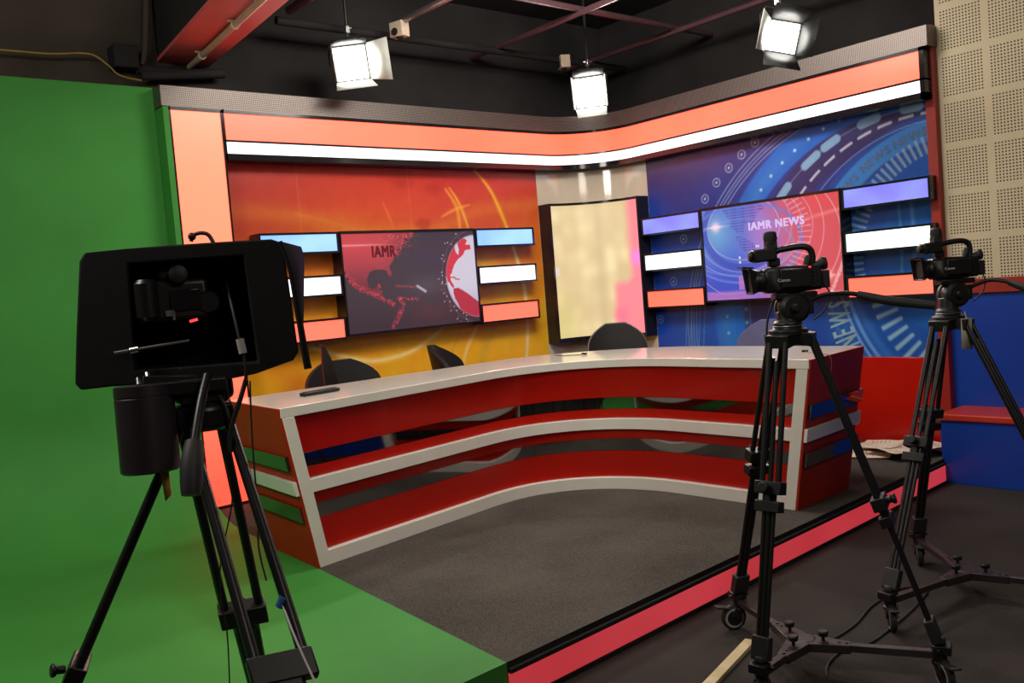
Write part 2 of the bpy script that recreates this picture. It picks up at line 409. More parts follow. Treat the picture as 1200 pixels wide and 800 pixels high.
def thing(name, label, cat, loc=(0, 0, 0), rot=None, group=None):
    o = bpy.data.objects.new(name, None); C.objects.link(o)
    o.empty_display_size = 0.1
    R = rot.to_4x4() if rot is not None else Matrix.Identity(4)
    o.matrix_basis = Matrix.Translation(V(loc)) @ R
    return tag(o, label, cat, group)

def struct(name, mb, m, **k):
    o = obj(name, mb, m, **k); o['kind'] = 'structure'; return o

def basis(fwd, up=(0, 0, 1)):
    x = V(fwd).normalized(); y = V(up).cross(x).normalized(); z = x.cross(y)
    return Matrix((x, y, z)).transposed()

def smooth_path(pts, k=6):
    pts = [V(p) for p in pts]; out = []
    for i in range(len(pts) - 1):
        p0 = pts[max(0, i - 1)]; p1 = pts[i]; p2 = pts[i + 1]; p3 = pts[min(len(pts) - 1, i + 2)]
        for j in range(k):
            t = j / k
            out.append(0.5 * ((2 * p1) + (p2 - p0) * t + (2 * p0 - 5 * p1 + 4 * p2 - p3) * t * t + (3 * p1 - p0 - 3 * p2 + p3) * t ** 3))
    out.append(pts[-1]); return out

def text_mb(body, size, bold=0.0, shear=0.0, space=1.0):
    """flat lettering, left-bottom at the origin -> (2d vertices, faces, width); bold widens the strokes"""
    cu = bpy.data.curves.new('lettering', 'FONT'); cu.body = body; cu.size = size
    cu.shear = shear; cu.resolution_u = 3; cu.space_character = space
    o = bpy.data.objects.new('lettering', cu)
    C.objects.link(o); bpy.context.view_layer.update()
    me = bpy.data.meshes.new_from_object(o.evaluated_get(bpy.context.evaluated_depsgraph_get()))
    v0 = [(v.co.x, v.co.y) for v in me.vertices]; f0 = [tuple(p.vertices) for p in me.polygons]
    bpy.data.objects.remove(o); bpy.data.meshes.remove(me); bpy.data.curves.remove(cu)
    x0 = min(v[0] for v in v0); vs, fs = [], []
    for q, (dx, dy) in enumerate(((0, 0),) if bold == 0 else ((0, 0), (bold, 0), (0, bold * .6), (bold, bold * .6))):
        k = len(vs); vs += [(x - x0 + dx, y + dy, q * .0004) for x, y in v0]; fs += [tuple(q + k for q in f) for f in f0]
    return vs, fs, max(v[0] for v in vs)

# ------------------------------------------------------------------ the two set walls
YA, XB = 5.97, 6.055            # faces of the printed walls
CX, CY, RW = 5.365, 5.28, 0.69  # the rounded corner between them (centre and wall radius)
ZP = 0.16                       # top of the stage platform
def WA(u, z, d=0.0): return V((u, YA - d, z))
def WB(u, z, d=0.0): return V((XB - d, u, z))

def set_path(d, xa, yb, n=20):
    """plan points along wall A from xa, round the corner, along wall B to yb, at distance d in front"""
    pts = []
    if xa is not None: pts.append((xa, YA - d))
    r = RW - d
    for i in range(n + 1):
        a = PI / 2 * (1 - i / n)
        pts.append((CX + r * math.cos(a), CY + r * math.sin(a)))
    if yb is not None: pts.append((XB - d, yb))
    return pts

def sweep(mb, prof, xa, yb, mi=0, n=20):
    """prof: closed list of (d, z)"""
    cols = [[V((x, y, z)) for x, y in set_path(d, xa, yb, n)] for d, z in prof]
    m = len(cols); k = len(cols[0])
    rows = [[cols[j][i] for j in range(m)] for i in range(k)]
    mb.grid(rows, mi, True)
    o = len(mb.v)
    mb.add(rows[0], [tuple(range(m))], mi); mb.add(rows[-1], [tuple(range(m))[::-1]], mi)
    return mb

# ------------------------------------------------------------------ setting
struct('floor', MB().quad((-5, -5, 0), (9, -5, 0), (9, 9, 0), (-5, 9, 0)), M_['floor'])
def edge_y(x): return 2.43 + 0.055 * (x - 1.867)
def green_x(y): return min(1.867 + (y - 2.43) * 0.0682, 2.071)
mb = MB()
top = [(1.867, edge_y(1.867)), (5.68, edge_y(5.68)), (6.25, edge_y(6.25)), (6.25, 6.15), (2.08, 6.15), (2.08, 5.6)]
mb.loft([(x, y, 0.0) for x, y in top], [(x, y, ZP) for x, y in top])
mb.m = [1] * len(mb.f); mb.m[-1] = 0
struct('platform', mb, [M_['carpet'], M_['matblack']], smooth=False)
a, b = V((1.87, edge_y(1.87), 0)), V((5.685, edge_y(5.685), 0))
nrm = V((0.055, -1, 0)).normalized()
t = thing('light_strip', 'long glowing red light strip along the front edge of the stage platform', 'light strip', a)
mb = MB().loft([a + nrm * 0.001 + V((0, 0, .02)), b + nrm * 0.001 + V((0, 0, .02)), b + nrm * 0.012 + V((0, 0, .02)), a + nrm * 0.012 + V((0, 0, .02))],
               [a + nrm * 0.001 + V((0, 0, .122)), b + nrm * 0.001 + V((0, 0, .122)), b + nrm * 0.012 + V((0, 0, .122)), a + nrm * 0.012 + V((0, 0, .122))])
obj('diffuser', mb, M_['stripglow'], t)
mb = MB()
for z0, z1 in ((0.004, 0.02), (0.122, 0.138)):
    mb.loft([a + nrm * 0.001 + V((0, 0, z0)), b + nrm * 0.001 + V((0, 0, z0)), b + nrm * 0.018 + V((0, 0, z0)), a + nrm * 0.018 + V((0, 0, z0))],
            [a + nrm * 0.001 + V((0, 0, z1)), b + nrm * 0.001 + V((0, 0, z1)), b + nrm * 0.018 + V((0, 0, z1)), a + nrm * 0.018 + V((0, 0, z1))])
obj('channel', mb, M_['matblack'], t)

# green cyclorama: stage floor sweeping up into the wall
mb = MB(); prof = []
prof.append((edge_y(0) + 0.0, 0.0)); prof.append((None, ZP))
ys = [(2.9, ZP), (3.6, ZP), (4.3, ZP), (4.9, ZP)]
R_ = 0.75
arc = [(YA - R_ + R_ * math.sin(a_), ZP + R_ - R_ * math.cos(a_)) for a_ in [PI / 2 * i / 14 for i in range(15)]]
wall = [(YA, 1.5), (YA, 2.2), (YA, 2.962)]
rows = []
for (y, z) in [(None, 0.0), (None, ZP)] + ys + arc + wall:
    row = []
    for i in range(25):
        f = i / 24
        if y is None:
            x = -2.5 + f * (1.867 + 2.5); row.append((x, edge_y(x), z))
        else:
            xr = green_x(y) if z < ZP + 0.3 else 2.071
            row.append((-2.5 + f * (xr + 2.5), y, z))
    rows.append(row)
mb.grid(rows)
struct('wall_cyclorama', mb, M_['green'])

# dark room shell
struct('wall_back', MB().bx(2.3, 6.7, 6.2, 6.3, 0, 3.95), M_['matblack'])
struct('wall_left', MB().bx(-5, 2.3, 6.2, 6.3, 0, 3.95), M_['brownblack'])
struct('wall_side', MB().bx(6.55, 6.65, 2.72, 6.2, 0, 3.95), M_['matblack'])
struct('ceiling', MB().bx(-5, 9, -5, 6.3, 3.95, 4.05), M_['matblack'])
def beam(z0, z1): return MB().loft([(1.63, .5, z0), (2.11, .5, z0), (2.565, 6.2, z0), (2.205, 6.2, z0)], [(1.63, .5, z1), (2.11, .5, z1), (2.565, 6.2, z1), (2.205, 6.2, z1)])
struct('ceiling_beam', beam(3.225, 3.95), M_['matblack'])  # black finish stands in for the unlit sides of the beam
struct('beam_lit_underside', beam(3.2, 3.225), M_['beam'])  # thin red sheet standing in for the red-lit underside
# right: beige board over a red ledge over a blue panel
struct('wall_right', MB().bx(6.055, 6.12, -3.0, 2.715, 1.29, 3.95), M_['beige'], smooth=False)
struct('trim_1', MB().bx(6.035, 6.12, -3.0, 2.715, 1.195, 1.29), M_['redpaint'], bevel=0.004)
struct('wall_panel', MB().bx(6.06, 6.12, -3.0, 2.715, 0.0, 1.195), M_['blue'])
struct('trim_2', MB().bx(6.0, 6.15, 2.715, 2.78, ZP, 2.965), M_['redpaint'], bevel=0.003)

# bench
t = thing('bench', 'blue bench with red seat top against the wall under the beige perforated board', 'bench', (5.7, 1.5, 0))
obj('base', MB().bx(5.70, 6.058, -1.0, 2.655, 0.0, 0.405), M_['blue'], t, bevel=0.003)
obj('seat', MB().bx(5.685, 6.058, -1.0, 2.665, 0.405, 0.452), M_['redseat'], t, bevel=0.012, seg=3)

# ------------------------------------------------------------------ painted prints (numpy pictures stored in the mesh)
def L3(c): return np.array(lin(c))
def srgb2lin(a):
    a = np.clip(a / 255.0, 0, None)
    return np.where(a <= 0.04045, a / 12.92, ((a + 0.055) / 1.055) ** 2.4)
def sst(x, a, b):
    t_ = np.clip((x - a) / (b - a), 0, 1); return t_ * t_ * (3 - 2 * t_)
def polydist(X, Y, pts):
    d = np.full(X.shape, 1e9); s_ = np.zeros(X.shape); n = len(pts) - 1
    for i in range(n):
        ax, ay = pts[i]; bx, by = pts[i + 1]; dx, dy = bx - ax, by - ay
        t_ = np.clip(((X - ax) * dx + (Y - ay) * dy) / (dx * dx + dy * dy + 1e-12), 0, 1)
        q = np.hypot(X - ax - t_ * dx, Y - ay - t_ * dy)
        m = q < d; d = np.where(m, q, d); s_ = np.where(m, (i + t_) / n, s_)
    return d, s_
def inpoly(X, Y, pts):
    r = np.zeros(X.shape, bool); n = len(pts)
    for i in range(n):
        x0, y0 = pts[i]; x1, y1 = pts[(i + 1) % n]
        c = ((y0 > Y) != (y1 > Y)) & (X < (x1 - x0) * (Y - y0) / (y1 - y0 + 1e-12) + x0)
        r ^= c
    return r
def fnoise(X, Y, seed, f=1.0, oct=4):
    rg = np.random.RandomState(seed); o = np.zeros(X.shape); a = 1.0; tot = 0
    for k in range(oct):
        for j in range(3):
            th = rg.rand() * 2 * np.pi; ph = rg.rand(2) * 6.28; fr = f * (2 ** k) * (0.7 + rg.rand() * 0.6)
            o += a * np.sin((X * np.cos(th) + Y * np.sin(th)) * fr + ph[0] + 1.3 * np.sin((X * np.sin(th) - Y * np.cos(th)) * fr * 0.8 + ph[1]))
        tot += a * 3; a *= 0.55
    return o / tot
def mixc(col, c, w): return col * (1 - w[..., None]) + np.array(c, float) * w[..., None]

def splines(pts, k=8):
    return [(p.x, p.y) for p in smooth_path([(a_, b_, 0) for a_, b_ in pts], k)]

def picture(name, place, u0, u1, v0, v1, step, paint, m, parent=None, extra=None, dflip=False):
    """grid of points on a flat panel, coloured by paint(U, V) in srgb 0..255"""
    nu = int(abs(u1 - u0) / step) + 1; nv = int(abs(v1 - v0) / step) + 1
    U, W = np.meshgrid(np.linspace(u0, u1, nu), np.linspace(v0, v1, nv))
    col = srgb2lin(paint(U, W)).reshape(-1, 3)
    vs = [place(float(u_), float(w_)) for u_, w_ in zip(U.ravel(), W.ravel())]
    fs = []
    for j in range(nv - 1):
        for i in range(nu - 1):
            a_ = j * nu + i; fs.append((a_, a_ + 1, a_ + nu + 1, a_ + nu))
    mi = [0] * len(fs); ms = [m]
    base = len(vs); cols = [tuple(c) + (1.0,) for c in col]
    for verts, faces, mm in (extra or []):
        o_ = len(vs); vs += list(verts); fs += [tuple(q + o_ for q in f) for f in faces]
        if mm not in ms: ms.append(mm)
        mi += [ms.index(mm)] * len(faces); cols += [(1, 1, 1, 1)] * len(verts)
    me = bpy.data.meshes.new(name)
    inv = parent.matrix_basis.inverted() if parent else Matrix.Identity(4)
    me.from_pydata([tuple(inv @ V(p)) for p in vs], [], fs)
    for x in ms: me.materials.append(x)
    me.polygons.foreach_set('material_index', mi)
    ca = me.color_attributes.new('Col', 'FLOAT_COLOR', 'POINT')
    ca.data.foreach_set('color', np.array(cols, dtype=np.float32).ravel())
    me.update()
    o = bpy.data.objects.new(name, me); C.objects.link(o)
    if parent: o.parent = parent
    return o

# --- orange wall
def paint_A(U, Z):
    st = [(0.16, (226, 160, 40)), (0.75, (236, 176, 36)), (1.05, (232, 160, 32)), (1.5, (222, 140, 36)), (1.95, (206, 100, 40)), (2.15, (194, 70, 44)), (2.5, (176, 44, 40))]  # print colours, brightened low and dimmed high to even out wash falloff
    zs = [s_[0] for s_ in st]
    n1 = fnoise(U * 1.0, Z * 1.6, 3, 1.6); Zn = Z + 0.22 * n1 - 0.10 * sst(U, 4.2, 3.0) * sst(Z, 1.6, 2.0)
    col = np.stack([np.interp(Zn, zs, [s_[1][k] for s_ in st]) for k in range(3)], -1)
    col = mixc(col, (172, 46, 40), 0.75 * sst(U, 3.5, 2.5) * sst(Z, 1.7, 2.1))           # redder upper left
    col = mixc(col, (230, 196, 36), 0.7 * sst(fnoise(U, Z, 11, 2.0), 0.05, 0.5) * sst(Z, 2.1, 1.4))
    col = mixc(col, (206, 100, 36), 0.7 * sst(fnoise(U, Z, 17, 2.6), 0.05, 0.5) * sst(Z, 2.0, 1.2))
    # soft yellow sweep through the middle of the upper part
    d, s_ = polydist(U, Z, splines([(2.5, 2.16), (3.0, 2.12), (3.6, 1.99), (4.2, 1.98), (4.7, 2.15), (5.35, 2.2)]))
    col = mixc(col, (210, 130, 44), 0.40 * np.exp(-(d / 0.07) ** 2))
    d, s_ = polydist(U, Z, splines([(3.0, 2.14), (3.25, 2.08), (3.7, 1.97), (4.1, 2.02)]))
    col = mixc(col, (206, 120, 50), 0.5 * np.exp(-(d / 0.012) ** 2))
    # dark red splashes
    for (cx, cz, r) in ((3.95, 2.38, .16), (4.25, 2.33, .12), (4.1, 2.05, .10)):
        q = np.hypot(U - cx, (Z - cz) * 1.5) + 0.05 * fnoise(U, Z, int(cx * 90), 14)
        col = mixc(col, (150, 40, 34), 0.45 * sst(q, r, r * 0.35))
    # bright streaks
    def streak(pts, w, c, a0=1.0, taper=True):
        nonlocal col
        d, s_ = polydist(U, Z, splines(pts))
        ww = w * (0.35 + 0.65 * np.sin(np.pi * np.clip(s_, 0.02, 0.98))) if taper else w
        col = mixc(col, c, a0 * np.exp(-(d / ww) ** 2))
    streak([(4.66, 2.50), (4.77, 2.40), (4.869, 2.263), (4.984, 2.00), (5.061, 1.754), (5.124, 1.509), (5.13, 1.177), (5.075, 0.91), (5.0, 0.7)], 0.022, (228, 176, 40), 0.9)
    streak([(4.984, 2.00), (5.061, 1.754), (5.124, 1.509), (5.135, 1.177), (5.10, 0.91), (5.02, 0.6)], 0.022, (236, 212, 170), 0.9)
    streak([(4.36, 2.33), (4.42, 2.25), (4.465, 2.163), (4.478, 2.0), (4.47, 1.9)], 0.018, (226, 160, 50), 0.8)
    streak([(4.40, 2.34), (4.46, 2.26), (4.511, 2.163), (4.559, 2.02), (4.59, 1.85)], 0.014, (228, 180, 60), 0.8)
    streak([(4.30, 2.10), (4.44, 2.16), (4.60, 2.20)], 0.014, (226, 160, 60), 0.7)
    streak([(3.04, 2.5), (3.04, 2.2), (3.04, 0.4)], 0.008, (206, 140, 60), 0.30, False)
    streak([(4.0, 2.5), (4.0, 0.4)], 0.006, (214, 150, 60), 0.22, False)
    streak([(3.75, 2.22), (3.80, 2.10), (3.84, 1.98)], 0.010, (216, 110, 50), 0.8)
    streak([(2.75, 1.30), (2.943, 1.20), (3.059, 1.15), (3.354, 1.045), (3.567, 1.00), (3.858, 1.03), (4.107, 1.13), (4.30, 1.26), (4.6, 1.5)], 0.022, (246, 214, 140), 0.95)
    streak([(3.06, 1.07), (3.3, 1.10), (3.7, 1.14), (4.0, 1.19)], 0.010, (216, 150, 70), 0.6)
    streak([(4.22, 0.7), (4.27, 0.946), (4.36, 1.1), (4.45, 1.3)], 0.010, (220, 150, 70), 0.7)
    streak([(4.36, 0.7), (4.42, 0.95), (4.53, 1.12), (4.72, 1.35)], 0.018, (240, 206, 140), 0.8)
    streak([(4.55, 0.75), (4.62, 0.95), (4.75, 1.15)], 0.05, (206, 166, 50), 0.6)
    streak([(4.58, 1.75), (4.85, 1.62), (5.10, 1.45)], 0.03, (206, 170, 60), 0.5)
    col += 5 * fnoise(U, Z, 29, 30)[..., None]
    return col * 1.0

# --- blue wall
def paint_B(Y, Z):
    def cd(cx, cz): return np.hypot(Y - cx, Z - cz)
    def ang(cx, cz): return np.arctan2(Z - cz, Y - cx)
    base = np.zeros(Y.shape + (3,)) + np.array((40, 54, 130), float)
    t_ = sst(Z, 1.1, 2.45)
    base = mixc(base, (70, 50, 96), sst(Z + (Y - 4.5) * 0.25, 2.05, 2.6))
    base = mixc(base, (16, 80, 176), sst(Z, 2.0, 1.2))
    base = mixc(base, (26, 66, 176), 0.7 * sst(Y, 4.9, 5.3) * sst(Z, 2.4, 2.0))
    col = base
    up = sst(Z, 1.25, 1.6)
    rd = cd(3.06, 1.079)                                    # dotted blue ring
    col = mixc(col, (36, 104, 196), 0.85 * sst(rd, 1.37, 1.39) * sst(rd, 1.60, 1.56))
    col = mixc(col, (70, 140, 200), 0.35 * np.exp(-((rd - 1.47) / .05) ** 2) * sst(Y, 3.6, 4.2))
    rp_ = cd(2.9135, 1.084)
    col = mixc(col, (54, 46, 92), 0.85 * sst(rp_, 1.19, 1.21) * sst(rp_, 1.45, 1.43) * sst(rd, 1.40, 1.37))
    rn = cd(2.636, 1.2)
    col = mixc(col, (34, 74, 156), 0.8 * sst(rn, 1.235, 1.21))
    col = mixc(col, (58, 132, 208), 0.85 * sst(rn, 1.03, 1.05) * sst(rn, 1.19, 1.17) * sst(Z, 1.15, 1.4))
    rt = cd(2.6, 1.47)
    col = mixc(col, (34, 84, 166), 0.9 * sst(rn, 1.03, 1.0))
    col = mixc(col, (30, 98, 176), 0.6 * sst(rt, 0.60, 0.57))
    # lines
    def ring(r, rad, w, c, a_=0.8, mask=1.0):
        nonlocal col
        col = mixc(col, c, a_ * np.clip(1.2 - np.abs(r - rad) / w, 0, 1) * mask)
    rl = cd(3.2, 0.93)
    for k, rad in enumerate((1.735, 1.70, 1.675, 1.645)):
        ring(rl, rad, 0.007, (150, 160, 190), 0.7, sst(Z, 0.5, 0.6))
    ring(rp_, 1.384, 0.006, (130, 150, 190), 0.6)
    ring(cd(2.75, 1.15), 1.215, 0.006, (130, 160, 205), 0.7)
    ring(cd(2.6, 1.3), 0.99, 0.02, (70, 130, 190), 0.6, sst(Y, 3.0, 3.2))
    # dots
    aa = ang(3.06, 1.079); st_ = 0.093; k_ = (aa / st_ + 0.35) % 1 - 0.5
    col = mixc(col, (170, 210, 230), np.clip(1.4 - np.hypot(k_ * st_ * 1.459, rd - 1.459) / 0.013, 0, 1))
    # pills
    for yy, zz, hl in ((3.917, 2.038, .055), (3.674, 2.239, .062), (3.508, 2.336, .055), (3.206, 2.437, .06), (2.90, 2.468, .05), (4.14, 1.62, .05), (4.05, 0.98, .05)):
        th = math.atan2(zz - 1.084, yy - 2.9135); tx, tz = -math.sin(th), math.cos(th)
        if zz < 1.2: tx, tz = 0, 1
        d, _ = polydist(Y, Z, [(yy - tx * hl, zz - tz * hl), (yy + tx * hl, zz + tz * hl)])
        col = mixc(col, (128, 170, 204), 0.9 * np.clip(1.3 - np.maximum(d - 0.026, 0) / 0.008, 0, 1))
    # dashes
    ra = cd(2.835, 1.14); a2 = ang(2.835, 1.14) * 1.276
    dash = ((a2 / 0.155 + 0.1) % 1) < 0.68
    ring(ra, 1.276, 0.013, (196, 204, 214), 0.95, dash * sst(Z, 1.3, 1.6))
    # ticks (upper and lower)
    a3 = ang(2.6, 1.47) * 0.76
    tick = np.clip(1.5 - np.abs(((a3 / 0.045) % 1) - 0.5) * 5.0, 0, 1)
    col = mixc(col, (150, 172, 186), 0.85 * tick * sst(rt, 0.70, 0.71) * sst(rt, 0.83, 0.82) * sst(Z, 1.25, 1.3))
    rt2 = cd(2.45, 1.35); a4 = ang(2.45, 1.35) * 0.75
    tick = np.clip(1.5 - np.abs(((a4 / 0.078) % 1) - 0.5) * 5.0, 0, 1)
    col = mixc(col, (150, 190, 205), 0.85 * tick * sst(rt2, 0.66, 0.67) * sst(rt2, 0.84, 0.83) * sst(Z, 1.2, 1.15))
    # ringed dots
    for (yy, zz) in ((4.665, 2.083), (4.538, 2.199), (4.408, 2.299), (4.278, 2.384), (4.147, 2.455), (4.918, 1.775), (5.237, 1.095), (4.79, 1.95), (5.06, 1.42)):
        q = np.hypot(Y - yy, Z - zz)
        col = mixc(col, (170, 180, 205), 0.75 * np.clip(1.3 - np.abs(q - 0.034) / 0.0055, 0, 1))
        col = mixc(col, (190, 205, 220), 0.9 * np.clip(1.4 - q / 0.011, 0, 1))
    # lower glossy arcs and vertical lines
    low = sst(Z, 1.35, 1.2)
    for off, w, c, a_ in ((0.0, .02, (110, 170, 225), .8), (0.05, .012, (150, 200, 240), .7), (-0.06, .04, (50, 110, 190), .8), (0.10, .03, (40, 100, 180), .8)):
        ring(cd(2.25, 1.50), 1.22 + off, w, c, a_, low)
    ring(cd(2.2, 1.45), 0.56, 0.04, (50, 110, 190), 0.8, low)
    for yy, w in ((4.93, .006), (4.88, .005), (4.79, .006), (4.74, .005)):
        col = mixc(col, (120, 160, 200), 0.7 * np.clip(1.2 - np.abs(Y - yy - 0.12 * (1.2 - Z)) / w, 0, 1) * low)
    col = mixc(col, (30, 120, 206), 0.6 * low * np.clip(1.2 - np.abs(Y - 4.42) / 0.14, 0, 1))
    q = np.abs(((Z / 0.11) % 1) - 0.5) * 0.11
    col = mixc(col, (110, 170, 170), 0.8 * low * np.clip(1.3 - np.maximum(q, np.abs(Y - 4.33)) / 0.016, 0, 1))
    # mid strips between the boxes
    mid = sst(Z, 1.2, 1.25) * sst(Z, 1.98, 1.95)
    for yy, w in ((3.02, .012), (2.93, .02)):
        col = mixc(col, (90, 150, 205), 0.7 * mid * np.clip(1.2 - np.abs(Y - yy - 0.15 * (Z - 1.6) ** 2) / w, 0, 1))
    col += 4 * fnoise(Y, Z, 5, 25)[..., None]
    return col

def letters(word, size, place, cy, cz, rad, mid_deg, sgn, m, gap=1.08, bold=0.004, xs=1.0):
    """words bent round a ring on the right wall; the reader looks along +x so u runs towards -y"""
    out = []; ws = []
    for ch in word:
        vs, fs, w = text_mb(ch, size, bold); ws.append(([(x * xs, y, q) for x, y, q in vs], fs, w * xs))
    tot = sum(w * gap + size * 0.05 * xs * 2 for _, _, w in ws); pos = -tot / 2
    for vs, fs, w in ws:
        c = pos + w / 2; pos += w * gap + size * 0.05 * xs * 2
        th = math.radians(mid_deg) - sgn * c / rad
        rx, rz = math.cos(th), math.sin(th)            # outward, in (-y, z) reader axes
        tx, tz = (rz, -rx) if sgn > 0 else (-rz, rx)
        ux, uz = (rx, rz) if sgn > 0 else (-rx, -rz)
        pts = []
        for x, y, q in vs:
            a_ = rad * rx + tx * (x - w / 2) + ux * y; b_ = rad * rz + tz * (x - w / 2) + uz * y
            pts.append(place(cy - a_, cz + b_, q))
        out.append((pts, fs, m))
    return out

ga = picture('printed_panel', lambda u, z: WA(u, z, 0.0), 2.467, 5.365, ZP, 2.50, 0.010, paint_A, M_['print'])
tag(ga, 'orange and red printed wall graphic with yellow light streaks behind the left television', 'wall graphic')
plB = lambda y, z: WB(y, z, 0.0)
plB1 = lambda y, z, q=0: WB(y, z, 0.0012 + q)
ex = []
for dg in (104.6, 119.0, 134.0):
    ex += letters('NEWS', 0.082, plB1, 2.636, 1.2, 1.080, dg, 1, M_['printdark'], gap=.98, bold=.005)
ex += letters('NEWS', 0.25, plB1, 2.636, 1.2, 0.80, 192.0, 1, M_['printpale'], gap=1.0, bold=.012, xs=.44)
gb = picture('printed_panel', plB, 5.28, 2.78, 0.775, 2.52, 0.008, paint_B, M_['print'], extra=ex)
tag(gb, 'blue printed wall graphic with rings and the word NEWS behind the right television', 'wall graphic')
tag(obj('skirting_panel', MB().bx(6.02, 6.10, 2.785, 5.28, ZP, 0.775), M_['red'], bevel=0.003), 'plain glossy red panel along the foot of the blue printed wall', 'wall panel')
mb = MB()
pts = set_path(0.0, None, None, 24); pb = set_path(-0.03, None, None, 24)
mb.grid([[V((x, y, ZP)) for x, y in pts], [V((x, y, 2.52)) for x, y in pts], [V((x, y, 2.52)) for x, y in pb], [V((x, y, ZP)) for x, y in pb]])
tag(obj('curved_wall_lining', mb, M_['cream']), 'curved glossy cream corner panel between the orange and blue printed walls', 'wall panel')
tag(obj('edge_board', MB().bx(2.072, 2.110, 5.82, 6.0, ZP, 2.815), M_['green'], bevel=0.002), 'narrow green board at the left end of the set beside the lit column', 'board')

# ------------------------------------------------------------------ perforated fascia and header lights
mb = MB(); sweep(mb, [(0.0, 2.822), (0.140, 2.822), (0.140, 2.952), (0.0, 2.952)], 2.071, 2.708)
tag(obj('mesh_fascia', mb, M_['mesh']), 'perforated steel fascia running along the top of the set above the orange light band', 'fascia')

t = thing('header_light', 'long orange and white light band curving round the corner at the top of the set', 'light band', (2.479, 5.9, 2.5))
mb = MB()
for z0, z1 in ((2.487, 2.528), (2.606, 2.620), (2.797, 2.822)):
    sweep(mb, [(0.0, z0), (0.142, z0), (0.142, z1), (0.0, z1)], 2.467, 2.735)
sweep(mb, [(0.0, 2.487), (0.02, 2.487), (0.02, 2.82), (0.0, 2.82)], 2.467, 2.735)
mb.bx(2.467, 2.480, YA - 0.142, YA, 2.487, 2.822)
mb.bx(XB - 0.142, XB, 2.735, 2.768, 2.487, 2.822)
obj('frame', mb, M_['blackgloss'], t)
mb = MB(); sweep(mb, [(0.05, 2.620), (0.136, 2.620), (0.136, 2.797), (0.05, 2.797)], 2.480, 2.768)
obj('orange_diffuser', mb, M_['orangeglow'], t)['label'] = 'orange upper band'
mb = MB(); sweep(mb, [(0.05, 2.528), (0.136, 2.528), (0.136, 2.606), (0.05, 2.606)], 2.480, 2.768)
obj('white_diffuser', mb, M_['whiteglow'], t)['label'] = 'white lower band'

t = thing('light_column', 'tall orange light column at the left end of the set beside the green wall', 'light column', (2.29, 5.9, ZP))
mb = MB()
for x0, x1, z0, z1 in ((2.111, 2.124, ZP, 2.815), (2.455, 2.467, ZP, 2.815), (2.111, 2.467, 2.797, 2.822), (2.111, 2.467, ZP, ZP + 0.02)):
    mb.bx(x0, x1, YA - 0.142, YA + 0.02, z0, z1)
mb.bx(2.111, 2.467, YA, YA + 0.02, ZP, 2.8)
obj('frame', mb, M_['blackgloss'], t)
obj('diffuser', MB().bx(2.124, 2.455, YA - 0.134, YA - 0.05, ZP + 0.02, 2.797), M_['columnglow'], t)

# ------------------------------------------------------------------ light boxes and televisions
def wall_box(mb, W, u0, u1, z0, z1, d0, d1, mi=0):
    P = [W(u0, z0, d0), W(u1, z0, d0), W(u1, z1, d0), W(u0, z1, d0)]
    Q = [W(u0, z0, d1), W(u1, z0, d1), W(u1, z1, d1), W(u0, z1, d1)]
    return mb.loft(P, Q, mi)
def light_box(W, u0, u1, z0, z1, glowm, label, group):
    t = thing('light_box', label, 'light box', W((u0 + u1) / 2, z0, 0), group=group)
    e = 0.016; mb = MB()
    for a0, a1, b0, b1 in ((u0 - e, u0, z0 - e, z1 + e), (u1, u1 + e, z0 - e, z1 + e), (u0, u1, z0 - e, z0), (u0, u1, z1, z1 + e)):
        wall_box(mb, W, a0, a1, b0, b1, 0.0, 0.142)
    wall_box(mb, W, u0, u1, z0, z1, 0.0, 0.03)
    obj('frame', mb, M_['blackgloss'], t)
    mb = MB(); wall_box(mb, W, u0, u1, z0, z1, 0.06, 0.134)
    obj('diffuser', mb, glowm, t)
ZB = ((1.848, 1.971), (1.537, 1.660), (1.215, 1.346))
rowsn = ('top', 'middle', 'bottom')
for i, (z0, z1) in enumerate(ZB):
    cn = (('sky blue', 'cyanglow'), ('white', 'whiteglow'), ('coral red', 'redglow'))[i]
    light_box(WA, 2.655, 3.243, z0, z1, M_[cn[1]], cn[0] + ' light box left of the world map television, partly behind the teleprompter hood', 'light boxes beside the televisions')
    light_box(WA, 4.540, 5.150, z0, z1, M_[cn[1]], cn[0] + ' light box right of the world map television on the orange wall', 'light boxes beside the televisions')
    cn = (('violet blue', 'violetglow'), ('white', 'whiteglow'), ('coral red', 'redglow'))[i]
    light_box(WB, 4.637, 5.245, z0, z1, M_[cn[1]], cn[0] + ' light box between the corner light panel and the blue wall television', 'light boxes beside the televisions')
    light_box(WB, 2.752, 3.352, z0, z1, M_[cn[1]], cn[0] + ' light box right of the blue wall television, near the beige wall', 'light boxes beside the televisions')

